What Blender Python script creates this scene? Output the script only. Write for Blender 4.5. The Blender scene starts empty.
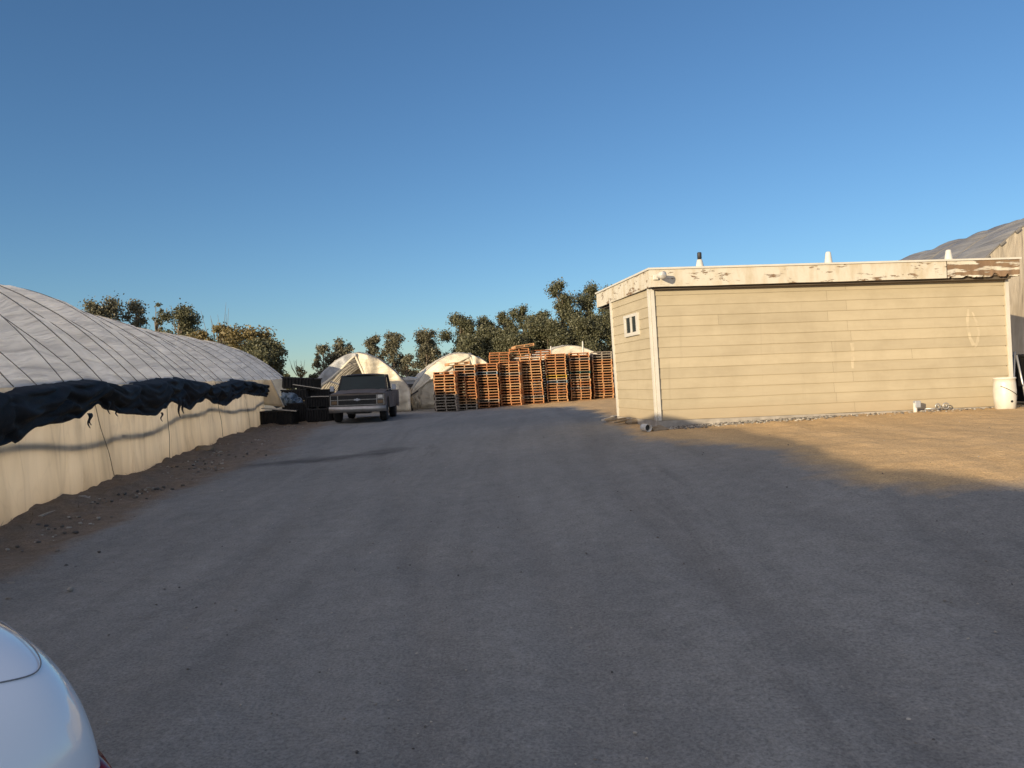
import bpy, bmesh, math, random
import numpy as np
from mathutils import Vector, Matrix, noise as mnoise

random.seed(11)
R = math.radians
sc = bpy.context.scene
COL = sc.collection

# ------------------------------------------------------------------ camera
F = 769.0
ROLL = R(2.2)
EYE = 1.6
cd = bpy.data.cameras.new('camera')
cam = bpy.data.objects.new('camera', cd)
COL.objects.link(cam)
cd.sensor_width = 36.0
cd.lens = 36.0 * F / 1024.0
cd.clip_start = 0.05
cd.clip_end = 3000
cam.matrix_world = Matrix.Translation((0, 0, EYE)) @ Matrix.Rotation(ROLL, 4, 'Y') @ Matrix.Rotation(R(90), 4, 'X')
sc.camera = cam

# ------------------------------------------------------------------ light
SUN_EL, SUN_AZ = 10.3, 40.0            # light travels towards azimuth 40 (from +Y to +X)
w = bpy.data.worlds.new('World')
sc.world = w
w.use_nodes = True
wn = w.node_tree
bg = wn.nodes['Background']
sky = wn.nodes.new('ShaderNodeTexSky')
sky.sky_type = 'NISHITA'
sky.sun_disc = False
sky.sun_elevation = R(SUN_EL)
sky.sun_rotation = R(SUN_AZ + 180)
sky.altitude = 50
sky.air_density = 1.0
sky.dust_density = 0.05
sky.ozone_density = 4.3
SDIR = Vector((-math.sin(R(SUN_AZ)) * math.cos(R(SUN_EL)), -math.cos(R(SUN_AZ)) * math.cos(R(SUN_EL)), math.sin(R(SUN_EL))))
# glow added to the sun side of the sky, out of view, to lift shade
tc = wn.nodes.new('ShaderNodeTexCoord')
dp = wn.nodes.new('ShaderNodeVectorMath'); dp.operation = 'DOT_PRODUCT'
dp.inputs[1].default_value = SDIR
wn.links.new(tc.outputs['Generated'], dp.inputs[0])
mr = wn.nodes.new('ShaderNodeMapRange'); mr.interpolation_type = 'SMOOTHSTEP'
mr.inputs['From Min'].default_value = -0.15
mr.inputs['From Max'].default_value = 1.0
wn.links.new(dp.outputs['Value'], mr.inputs['Value'])
gl = wn.nodes.new('ShaderNodeMix'); gl.data_type = 'RGBA'; gl.blend_type = 'ADD'
gl.inputs[7].default_value = (7.0, 5.8, 4.7, 1)
wn.links.new(mr.outputs[0], gl.inputs[0])
wn.links.new(sky.outputs[0], gl.inputs[6])
wn.links.new(gl.outputs[2], bg.inputs[0])
bg.inputs[1].default_value = 0.107
sl = bpy.data.lights.new('sun', 'SUN')
sl.energy = 5.0
sl.angle = R(0.35)
sl.color = (1.0, 0.80, 0.52)
sun = bpy.data.objects.new('sun', sl)
COL.objects.link(sun)
LDIR = Vector((math.sin(R(SUN_AZ)) * math.cos(R(SUN_EL)), math.cos(R(SUN_AZ)) * math.cos(R(SUN_EL)), -math.sin(R(SUN_EL))))
sun.rotation_euler = LDIR.to_track_quat('-Z', 'Y').to_euler()
sun.location = (-20, -25, 12)
vs = sc.view_settings
vs.view_transform = 'Standard'
vs.look = 'None'
vs.exposure = 0.45
vs.gamma = 1
vs.use_curve_mapping = False


def W(px, py, D):
    """world point of a pixel of the photograph at distance D along the view"""
    a, b = (px - 512) / F, -(py - 384) / F
    c, s = math.cos(ROLL), math.sin(ROLL)
    return Vector(((a * c + b * s) * D, D, EYE + (-a * s + b * c) * D))


# ------------------------------------------------------------------ materials
def mat(name):
    m = bpy.data.materials.new(name)
    m.use_nodes = True
    nt = m.node_tree
    return m, nt, nt.nodes['Principled BSDF']


def N(nt, t, **kw):
    n = nt.nodes.new(t)
    for k, v in kw.items():
        if k.startswith('i_'):
            key = k[2:]
            key = int(key) if key.isdigit() else key.replace('_', ' ')
            n.inputs[key].default_value = v
        else:
            setattr(n, k, v)
    return n


def ramp(nt, fac, stops):
    r = nt.nodes.new('ShaderNodeValToRGB')
    e = r.color_ramp.elements
    while len(e) < len(stops):
        e.new(0.5)
    for el, (p, c) in zip(e, stops):
        el.position = p
        el.color = (c[0], c[1], c[2], 1) if not isinstance(c, (int, float)) else (c, c, c, 1)
    nt.links.new(fac, r.inputs[0])
    return r.outputs[0]


def mix(nt, fac, a, b, mode='MIX'):
    m = nt.nodes.new('ShaderNodeMix')
    m.data_type = 'RGBA'
    m.blend_type = mode
    for sock, v in ((m.inputs[0], fac), (m.inputs[6], a), (m.inputs[7], b)):
        if hasattr(v, 'is_linked'):
            nt.links.new(v, sock)
        elif isinstance(v, (int, float)):
            sock.default_value = v
        else:
            sock.default_value = (v[0], v[1], v[2], 1)
    return m.outputs[2]


def coords(nt, kind='Object', scale=(1, 1, 1), rot=(0, 0, 0)):
    t = nt.nodes.new('ShaderNodeTexCoord')
    m = nt.nodes.new('ShaderNodeMapping')
    m.inputs['Scale'].default_value = scale
    m.inputs['Rotation'].default_value = rot
    nt.links.new(t.outputs[kind], m.inputs[0])
    return m.outputs[0]


def noi(nt, vec, scale, detail=4, rough=0.55, dist=0.0):
    n = N(nt, 'ShaderNodeTexNoise')
    n.inputs['Scale'].default_value = scale
    n.inputs['Detail'].default_value = detail
    n.inputs['Roughness'].default_value = rough
    n.inputs['Distortion'].default_value = dist
    nt.links.new(vec, n.inputs['Vector'])
    return n.outputs['Fac']


def bump(nt, bsdf, h, strength=0.3, dist=0.02, prev=None):
    b = N(nt, 'ShaderNodeBump')
    b.inputs['Strength'].default_value = strength
    b.inputs['Distance'].default_value = dist
    nt.links.new(h, b.inputs['Height'])
    if prev is not None:
        nt.links.new(prev, b.inputs['Normal'])
    nt.links.new(b.outputs[0], bsdf.inputs['Normal'])
    return b.outputs[0]


def plain(name, col, rough=0.6, metal=0.0, var=0.25, scale=6.0, bmp=0.0, spec=0.5):
    m, nt, b = mat(name)
    v = coords(nt)
    n = noi(nt, v, scale, 5)
    c = mix(nt, 1.0, col, ramp(nt, n, [(0.25, 1 - var), (0.75, 1 + var * 0.4)]), 'MULTIPLY')
    nt.links.new(c, b.inputs['Base Color'])
    b.inputs['Roughness'].default_value = rough
    b.inputs['Metallic'].default_value = metal
    b.inputs['Specular IOR Level'].default_value = spec
    if bmp:
        bump(nt, b, noi(nt, v, scale * 4, 4), bmp, 0.01)
    return m


def film(name, col, col2, trans=0.4, fold_u=0.5, fold_v=6.0, bmp=0.5, dirt=0.25, rough=0.45, tcol=None, crease=False):
    """plastic sheeting: lets some light through; UV u runs along the house, v round the hoop (metres)"""
    m, nt, b = mat(name)
    uv = coords(nt, 'UV', (fold_u, fold_v, 1))
    n1 = noi(nt, uv, 1.0, 3, 0.5, 0.6)
    uv2 = coords(nt, 'UV', (0.35, 0.35, 1))
    n2 = noi(nt, uv2, 1.0, 4, 0.6)
    uv3 = coords(nt, 'UV', (2.2, 0.9, 1))
    n3 = noi(nt, uv3, 1.0, 3, 0.6)
    c = mix(nt, ramp(nt, n2, [(0.35, 0), (0.65, 1)]), col, col2)
    c = mix(nt, dirt, c, mix(nt, 1.0, c, ramp(nt, n3, [(0.3, (0.55, 0.5, 0.42)), (0.6, (1, 1, 1))]), 'MULTIPLY'))
    nt.links.new(c, b.inputs['Base Color'])
    b.inputs['Roughness'].default_value = rough
    uvb = coords(nt, 'UV', (fold_u * 3.1, fold_v * 2.3, 1), (0, 0, 0.25))
    n4 = noi(nt, uvb, 1.0, 3, 0.5, 0.8)
    nb = bump(nt, b, n1, bmp, 0.14)
    nb = bump(nt, b, n4, bmp * 0.6, 0.05, nb)
    c = mix(nt, 1.0, c, ramp(nt, n1, [(0.25, 0.70), (0.55, 1.0), (0.75, 1.08)]), 'MULTIPLY')  # light and dark of the wrinkles also put into the colour
    nt.links.new(c, b.inputs['Base Color'])
    if crease:
        uc = coords(nt, 'UV', (1.5, 0.35, 1), (0, 0, 0.15))
        nc = noi(nt, uc, 1.0, 2, 0.4, 0.5)
        line = ramp(nt, nc, [(0.470, 0), (0.492, 0.20), (0.514, 0)])
        uc2 = coords(nt, 'UV', (2.6, 1.2, 1), (0, 0, -0.45))
        nc2 = noi(nt, uc2, 1.0, 2, 0.4, 0.3)
        line2 = ramp(nt, nc2, [(0.480, 0), (0.494, 0.10), (0.508, 0)])
        c = mix(nt, line, c, (0.36, 0.30, 0.23))
        c = mix(nt, line2, c, (0.45, 0.38, 0.29))
        us = coords(nt, 'UV', (1.7, 0.5, 1))
        st = noi(nt, us, 1.3, 6, 0.7, 0.3)
        c = mix(nt, ramp(nt, st, [(0.60, 0), (0.72, 0.5)]), c, (0.42, 0.30, 0.17))
        sv = nt.nodes.new('ShaderNodeSeparateXYZ')
        nt.links.new(coords(nt, 'UV'), sv.inputs[0])
        lowd = ramp(nt, sv.outputs[1], [(0.70, 0), (0.98, 0.55)])
        c = mix(nt, mix(nt, 1.0, lowd, n3, 'MULTIPLY'), c, (0.40, 0.28, 0.17))
        nt.links.new(c, b.inputs['Base Color'])
    t = N(nt, 'ShaderNodeBsdfTranslucent')
    if tcol is None:
        nt.links.new(c, t.inputs['Color'])
    else:
        t.inputs['Color'].default_value = (*tcol, 1)
    nt.links.new(nb, t.inputs['Normal'])
    mx = N(nt, 'ShaderNodeMixShader')
    mx.inputs[0].default_value = trans
    nt.links.new(b.outputs[0], mx.inputs[1])
    nt.links.new(t.outputs[0], mx.inputs[2])
    nt.links.new(mx.outputs[0], nt.nodes['Material Output'].inputs[0])
    return m


M = {}
M['roof_film'] = film('greenhouse_roof_film', (0.84, 0.87, 0.91), (0.93, 0.95, 0.98), 0.70, 0.6, 5.0, 0.8, 0.12, 0.35)
M['curtain'] = film('side_curtain_film', (0.88, 0.76, 0.57), (0.95, 0.85, 0.68), 0.78, 1.6, 0.5, 0.5, 0.15, 0.6, None, True)
M['cream_film'] = film('cream_film', (0.80, 0.74, 0.60), (0.85, 0.80, 0.68), 0.3, 1.2, 2.5, 0.7, 0.35)
M['grey_film'] = film('grey_film', (0.23, 0.23, 0.235), (0.28, 0.28, 0.28), 0.15, 0.5, 4.0, 0.5, 0.3)
M['shade_film'] = film('shaded_blue_grey_film', (0.42, 0.44, 0.47), (0.5, 0.52, 0.54), 0.3, 1.5, 2.0, 0.6, 0.3)  # shaded version of the cream film, with the shade put into its colour
M['taupe_film'] = film('taupe_film', (0.40, 0.35, 0.28), (0.48, 0.43, 0.35), 0.2, 3.0, 0.5, 0.7, 0.5)
M['hoop_metal'] = plain('hoop_pipe', (0.20, 0.19, 0.18), 0.55, 0.3)
M['seam'] = plain('curtain_seam', (0.30, 0.25, 0.19), 0.7)
M['shade_cloth'] = plain('shade_cloth', (0.016, 0.017, 0.02), 0.75, 0, 0.4, 9, 0.4, 0.3)
M['interior'] = plain('dim_back_sheet', (0.22, 0.20, 0.17), 0.8)  # dark colour stands in for the dim inside of the open greenhouses
M['white_paint'] = plain('white_trim_paint', (0.52, 0.50, 0.45), 0.55, 0, 0.12, 5, 0.1)
M['dark_gap'] = plain('dark_wood', (0.10, 0.08, 0.06), 0.9)
M['concrete'] = plain('foundation_concrete', (0.34, 0.31, 0.27), 0.9, 0, 0.4, 5, 0.5)
M['black_plastic'] = plain('black_plastic', (0.011, 0.011, 0.012), 0.6, 0, 0.4, 8, 0, 0.25)
M['dark_plastic'] = plain('dark_grey_plastic', (0.022, 0.022, 0.023), 0.6, 0, 0.4, 8, 0, 0.3)
M['blue_plastic'] = plain('faded_blue_plastic', (0.17, 0.23, 0.30), 0.6, 0, 0.5, 10)
M['lath'] = plain('pale_lath', (0.45, 0.41, 0.35), 0.8)
M['pvc'] = plain('white_pvc', (0.56, 0.54, 0.49), 0.4, 0, 0.15)
M['grey_metal'] = plain('galvanised_pipe', (0.45, 0.45, 0.45), 0.4, 0.7)
M['dark_metal'] = plain('dark_metal', (0.05, 0.05, 0.05), 0.5, 0.4)
M['rubber'] = plain('tyre_rubber', (0.018, 0.018, 0.018), 0.85)
M['glass'] = plain('dark_glass', (0.03, 0.04, 0.045), 0.06, 0, 0.2, 2)
M['chrome'] = plain('dull_chrome', (0.32, 0.31, 0.30), 0.38, 0.75, 0.3, 8)
M['rim'] = plain('dull_wheel_rim', (0.30, 0.29, 0.28), 0.45, 0.6)
M['stone'] = plain('stone', (0.34, 0.31, 0.27), 0.9, 0, 0.5, 12, 0.4)
def stone_mat():
    m, nt, b = mat('pebbles')
    geo = N(nt, 'ShaderNodeNewGeometry')
    c = ramp(nt, geo.outputs['Random Per Island'], [(0.0, (0.055, 0.052, 0.05)), (0.45, (0.16, 0.145, 0.125)), (1.0, (0.42, 0.39, 0.34))])
    nt.links.new(c, b.inputs['Base Color'])
    b.inputs['Roughness'].default_value = 0.9
    return m


M['pebbles'] = stone_mat()
M['twig'] = plain('dry_twig', (0.24, 0.19, 0.13), 0.9)
M['bark'] = plain('bark', (0.20, 0.16, 0.12), 0.9, 0, 0.5, 3, 0.3)
M['black_cap'] = plain('black_cap', (0.02, 0.02, 0.022), 0.6)
M['pale_thing'] = plain('pale_grey_metal', (0.36, 0.38, 0.42), 0.5, 0.2)
M['gold'] = plain('dull_gold', (0.55, 0.42, 0.14), 0.4, 0.6)
M['red_lens'] = plain('red_lens', (0.22, 0.01, 0.012), 0.12, 0, 0.1)
M['lamp_glass'] = plain('lamp_glass', (0.62, 0.62, 0.60), 0.15, 0.3, 0.1)


def leaf_mat(name, c1, c2, c3):
    m, nt, b = mat(name)
    v = coords(nt, 'Object')
    n = noi(nt, v, 0.9, 3)
    info = N(nt, 'ShaderNodeNewGeometry')
    c = mix(nt, ramp(nt, n, [(0.35, 0), (0.65, 1)]), c1, c2)
    c = mix(nt, ramp(nt, info.outputs['Random Per Island'], [(0.55, 0), (1, 0.8)]), c, c3)
    nt.links.new(c, b.inputs['Base Color'])
    b.inputs['Roughness'].default_value = 0.55
    t = N(nt, 'ShaderNodeBsdfTranslucent')
    nt.links.new(c, t.inputs['Color'])
    mx = N(nt, 'ShaderNodeMixShader')
    mx.inputs[0].default_value = 0.2
    nt.links.new(b.outputs[0], mx.inputs[1])
    nt.links.new(t.outputs[0], mx.inputs[2])
    nt.links.new(mx.outputs[0], nt.nodes['Material Output'].inputs[0])
    return m


M['leaf_dark'] = leaf_mat('eucalyptus_leaves', (0.078, 0.084, 0.045), (0.100, 0.102, 0.055), (0.15, 0.14, 0.075))
M['leaf_grey'] = leaf_mat('grey_green_leaves', (0.10, 0.10, 0.065), (0.13, 0.125, 0.080), (0.19, 0.17, 0.11))
M['leaf_gold'] = leaf_mat('yellow_green_leaves', (0.13, 0.105, 0.042), (0.17, 0.135, 0.055), (0.22, 0.17, 0.07))


def siding_mat():
    m, nt, b = mat('beige_siding_paint')
    v = coords(nt, 'Object', (0.8, 0.8, 5))
    n = noi(nt, v, 1.6, 6, 0.6)
    v2 = coords(nt, 'Object')
    n2 = noi(nt, v2, 0.9, 5, 0.65)
    n3 = noi(nt, v2, 14, 4, 0.7)
    c = mix(nt, ramp(nt, n, [(0.3, 0), (0.7, 1)]), (0.370, 0.318, 0.222), (0.408, 0.354, 0.250))
    c = mix(nt, 0.5, c, mix(nt, 1.0, c, ramp(nt, n2, [(0.3, (0.72, 0.70, 0.66)), (0.55, (1, 1, 1))]), 'MULTIPLY'))
    c = mix(nt, ramp(nt, n3, [(0.68, 0), (0.78, 0.35)]), c, (0.33, 0.27, 0.18))
    geo = N(nt, 'ShaderNodeNewGeometry')
    c = mix(nt, 1.0, c, ramp(nt, geo.outputs['Random Per Island'], [(0, 0.93), (1, 1.04)]), 'MULTIPLY')
    sx_ = nt.nodes.new('ShaderNodeSeparateXYZ')
    nt.links.new(v2, sx_.inputs[0])
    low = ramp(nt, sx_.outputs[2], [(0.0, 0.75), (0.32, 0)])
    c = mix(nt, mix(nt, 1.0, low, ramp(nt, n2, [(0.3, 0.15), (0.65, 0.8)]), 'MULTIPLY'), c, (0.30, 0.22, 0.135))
    vst = coords(nt, 'Object', (2.2, 2.2, 0.12))
    c = mix(nt, ramp(nt, noi(nt, vst, 3.0, 5, 0.65), [(0.60, 0), (0.75, 0.35)]), c, (0.27, 0.23, 0.16))
    nt.links.new(c, b.inputs['Base Color'])
    b.inputs['Roughness'].default_value = 0.7
    vg = coords(nt, 'Object', (3, 3, 60))
    bump(nt, b, noi(nt, vg, 1.5, 4), 0.12, 0.006)
    return m


def fascia_mat(name, rot, pale=0.0):
    m, nt, b = mat(name)
    v = coords(nt, 'Object', (1.0, 1.0, 4.0 if rot < 0.5 else 7.0))
    n = noi(nt, v, 2.3 if rot < 0.5 else 1.7, 8, 0.68, 0.3)
    v2 = coords(nt, 'Object', (1, 1, 0.35))
    n2 = noi(nt, v2, 5, 5, 0.6)
    paint = mix(nt, ramp(nt, n2, [(0.45, 0), (0.70, 0.7)]), (0.50, 0.47, 0.40), (0.36, 0.29, 0.185))
    wood = mix(nt, n2, (0.10, 0.065, 0.04), (0.26, 0.17, 0.10))
    th = 0.66 - 0.185 * rot
    mask = ramp(nt, n, [(th, 0), (th + 0.02, 1)])
    c = mix(nt, mask, paint, wood)
    nt.links.new(c, b.inputs['Base Color'])
    b.inputs['Roughness'].default_value = 0.75
    bump(nt, b, ramp(nt, n, [(th - 0.01, 1), (th + 0.02, 0)]), 0.6, 0.012)
    return m


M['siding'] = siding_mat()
M['fascia'] = fascia_mat('weathered_fascia_paint', 0.30)
M['fascia_side'] = fascia_mat('stained_fascia_paint', 0.48)
M['fascia_rot'] = fascia_mat('rotten_fascia', 0.88)


def pallet_mat(name, c1, c2):
    m, nt, b = mat(name)
    info = N(nt, 'ShaderNodeObjectInfo')
    geo = N(nt, 'ShaderNodeNewGeometry')
    c = mix(nt, info.outputs['Random'], c1, c2)
    c = mix(nt, 1.0, c, ramp(nt, geo.outputs['Random Per Island'], [(0, 0.55), (1, 1.25)]), 'MULTIPLY')
    v = coords(nt)
    c = mix(nt, 1.0, c, ramp(nt, noi(nt, v, 7, 4), [(0.3, 0.7), (0.7, 1.1)]), 'MULTIPLY')
    nt.links.new(c, b.inputs['Base Color'])
    b.inputs['Roughness'].default_value = 0.8
    return m


M['pallet_wood'] = pallet_mat('pallet_wood', (0.42, 0.20, 0.082), (0.55, 0.32, 0.155))
M['pallet_red'] = pallet_mat('pallet_red_wood', (0.38, 0.15, 0.055), (0.46, 0.20, 0.08))
M['pallet_grey'] = pallet_mat('pallet_grey_wood', (0.26, 0.22, 0.18), (0.34, 0.29, 0.23))
M['pallet_dark'] = pallet_mat('pallet_dark_wood', (0.055, 0.036, 0.024), (0.08, 0.052, 0.035))  # near-black colour that paints shade behind the gaps of the front stacks
M['pallet_blue'] = pallet_mat('pallet_blue_paint', (0.16, 0.24, 0.30), (0.20, 0.28, 0.34))
M['pallet_teal'] = pallet_mat('pallet_teal_paint', (0.04, 0.12, 0.11), (0.05, 0.14, 0.12))
M['pallet_yellow'] = pallet_mat('pallet_yellow_paint', (0.50, 0.33, 0.03), (0.55, 0.36, 0.04))


def truck_paint(name, c1, c2, rust):
    m, nt, b = mat(name)
    v = coords(nt)
    n = noi(nt, v, 2.2, 7, 0.7)
    n2 = noi(nt, v, 9, 5, 0.7)
    c = mix(nt, ramp(nt, n, [(0.38, 0), (0.62, 1)]), c1, c2)
    c = mix(nt, ramp(nt, n2, [(0.60, 0), (0.68, rust)]), c, (0.20, 0.14, 0.10))
    nt.links.new(c, b.inputs['Base Color'])
    nt.links.new(ramp(nt, n2, [(0.3, 0.5), (0.7, 0.85)]), b.inputs['Roughness'])
    b.inputs['Specular IOR Level'].default_value = 0.3
    return m


M['truck_dark'] = truck_paint('faded_dark_paint', (0.030, 0.027, 0.024), (0.055, 0.049, 0.043), 0.5)
M['truck_hood'] = truck_paint('taupe_primer', (0.115, 0.092, 0.076), (0.155, 0.128, 0.108), 0.3)
M['truck_side'] = truck_paint('worn_side_paint', (0.095, 0.084, 0.076), (0.19, 0.165, 0.148), 0.8)


def car_paint():
    m, nt, b = mat('glossy_white_car_paint')
    b.inputs['Base Color'].default_value = (0.86, 0.90, 0.95, 1)
    b.inputs['Roughness'].default_value = 0.22
    b.inputs['Coat Weight'].default_value = 1.0
    b.inputs['Coat Roughness'].default_value = 0.02
    v = coords(nt)
    nt.links.new(ramp(nt, noi(nt, v, 60, 4), [(0.35, 0.16), (0.7, 0.26)]), b.inputs['Roughness'])
    return m


M['car_paint'] = car_paint()
M['shut_line'] = plain('shut_line', (0.2, 0.21, 0.23), 0.6)


def ground_mat():
    m, nt, b = mat('yard_ground')
    v = coords(nt, 'Object')
    at_l = N(nt, 'ShaderNodeAttribute', attribute_name='left_soil')
    at_r = N(nt, 'ShaderNodeAttribute', attribute_name='right_soil')
    n_edge = noi(nt, v, 0.9, 7, 0.7, 0.4)
    n_fine = noi(nt, v, 55, 4, 0.75)
    n_mid = noi(nt, v, 6, 6, 0.7)
    n_big = noi(nt, v, 0.35, 5, 0.6)
    vs_ = coords(nt, 'Object', (1.0, 0.09, 1), (0, 0, R(-12)))
    n_streak = noi(nt, vs_, 1.5, 7, 0.68, 0.5)
    vd_ = coords(nt, 'Object', (1.0, 0.13, 1), (0, 0, R(-25)))
    n_dark = noi(nt, vd_, 1.1, 6, 0.7, 0.8)
    # compacted, dusty road
    road = mix(nt, ramp(nt, n_big, [(0.3, 0), (0.7, 1)]), (0.205, 0.200, 0.186), (0.255, 0.246, 0.226))
    road = mix(nt, 1.0, road, ramp(nt, n_streak, [(0.3, 0.84), (0.5, 1.0), (0.72, 1.12)]), 'MULTIPLY')
    road = mix(nt, ramp(nt, n_dark, [(0.60, 0), (0.72, 0.5)]), road, (0.13, 0.122, 0.113))
    road = mix(nt, 1.0, road, ramp(nt, n_mid, [(0.3, 0.86), (0.7, 1.12)]), 'MULTIPLY')
    at_d = N(nt, 'ShaderNodeAttribute', attribute_name='damp')
    at_t = N(nt, 'ShaderNodeAttribute', attribute_name='track')
    road = mix(nt, mix(nt, 1.0, at_t.outputs['Fac'], ramp(nt, n_dark, [(0.35, 0.0), (0.6, 0.34)]), 'MULTIPLY'), road, (0.14, 0.13, 0.118))
    road = mix(nt, mix(nt, 1.0, at_d.outputs['Fac'], ramp(nt, n_edge, [(0.35, 0.35), (0.6, 0.9)]), 'MULTIPLY'), road, (0.075, 0.07, 0.065))
    # soil under the greenhouse wall
    ls = mix(nt, ramp(nt, n_mid, [(0.3, 0), (0.7, 1)]), (0.145, 0.112, 0.082), (0.255, 0.198, 0.145))
    # sandy soil by the shack
    rs = mix(nt, ramp(nt, n_mid, [(0.3, 0), (0.7, 1)]), (0.52, 0.35, 0.175), (0.62, 0.43, 0.225))
    rs = mix(nt, 1.0, rs, ramp(nt, n_streak, [(0.3, 0.82), (0.7, 1.1)]), 'MULTIPLY')
    rs = mix(nt, ramp(nt, noi(nt, v, 2.4, 7, 0.75), [(0.60, 0), (0.68, 0.5)]), rs, (0.28, 0.21, 0.13))

    def mask(attr, soft=0.12):
        a = N(nt, 'ShaderNodeMath', operation='ADD')
        nt.links.new(attr.outputs['Fac'], a.inputs[0])
        s = N(nt, 'ShaderNodeMath', operation='MULTIPLY_ADD')
        nt.links.new(n_edge, s.inputs[0])
        s.inputs[1].default_value = 0.9
        s.inputs[2].default_value = -0.45
        nt.links.new(s.outputs[0], a.inputs[1])
        return ramp(nt, a.outputs[0], [(0.5 - soft, 0), (0.5 + soft, 1)])
    c = mix(nt, mask(at_r, 0.16), road, rs)
    c = mix(nt, mask(at_l, 0.14), c, ls)
    # grit
    c = mix(nt, 1.0, c, ramp(nt, n_fine, [(0.28, 0.55), (0.5, 1.0), (0.75, 1.4)]), 'MULTIPLY')
    vo = N(nt, 'ShaderNodeTexVoronoi')
    vo.inputs['Scale'].default_value = 24
    nt.links.new(v, vo.inputs['Vector'])
    spots = ramp(nt, vo.outputs['Distance'], [(0.10, 1), (0.17, 0)])
    sel = N(nt, 'ShaderNodeSeparateColor')
    nt.links.new(vo.outputs['Color'], sel.inputs[0])
    sp = mix(nt, 1.0, spots, ramp(nt, sel.outputs[0], [(0.72, 0), (0.76, 0.55)]), 'MULTIPLY')
    c = mix(nt, sp, c, mix(nt, sel.outputs[1], (0.05, 0.048, 0.045), (0.30, 0.27, 0.23)))
    nt.links.new(c, b.inputs['Base Color'])
    b.inputs['Roughness'].default_value = 0.92
    b.inputs['Specular IOR Level'].default_value = 0.25
    p = bump(nt, b, n_fine, 0.5, 0.012)
    p = bump(nt, b, n_mid, 0.45, 0.05, p)
    bump(nt, b, n_streak, 0.25, 0.06, p)
    return m


M['ground'] = ground_mat()


# ------------------------------------------------------------------ object helpers
ORIG = {}


def thing(name, label, cat, loc, rz=0.0, group=None):
    o = bpy.data.objects.new(name, None)
    o.empty_display_size = 0.3
    COL.objects.link(o)
    o.location = loc
    o.rotation_euler = (0, 0, rz)
    o['label'] = label
    o['category'] = cat
    if group:
        o['group'] = group
    ORIG[o] = Matrix.Translation(loc) @ Matrix.Rotation(rz, 4, 'Z')
    return o


def root_matrix(o):
    while o is not None:
        if o in ORIG:
            return ORIG[o]
        o = o.parent
    return Matrix.Identity(4)


def tag(o, label, cat, group=None, kind=None):
    if label:
        o['label'] = label
    if cat:
        o['category'] = cat
    if group:
        o['group'] = group
    if kind:
        o['kind'] = kind
    return o


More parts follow.
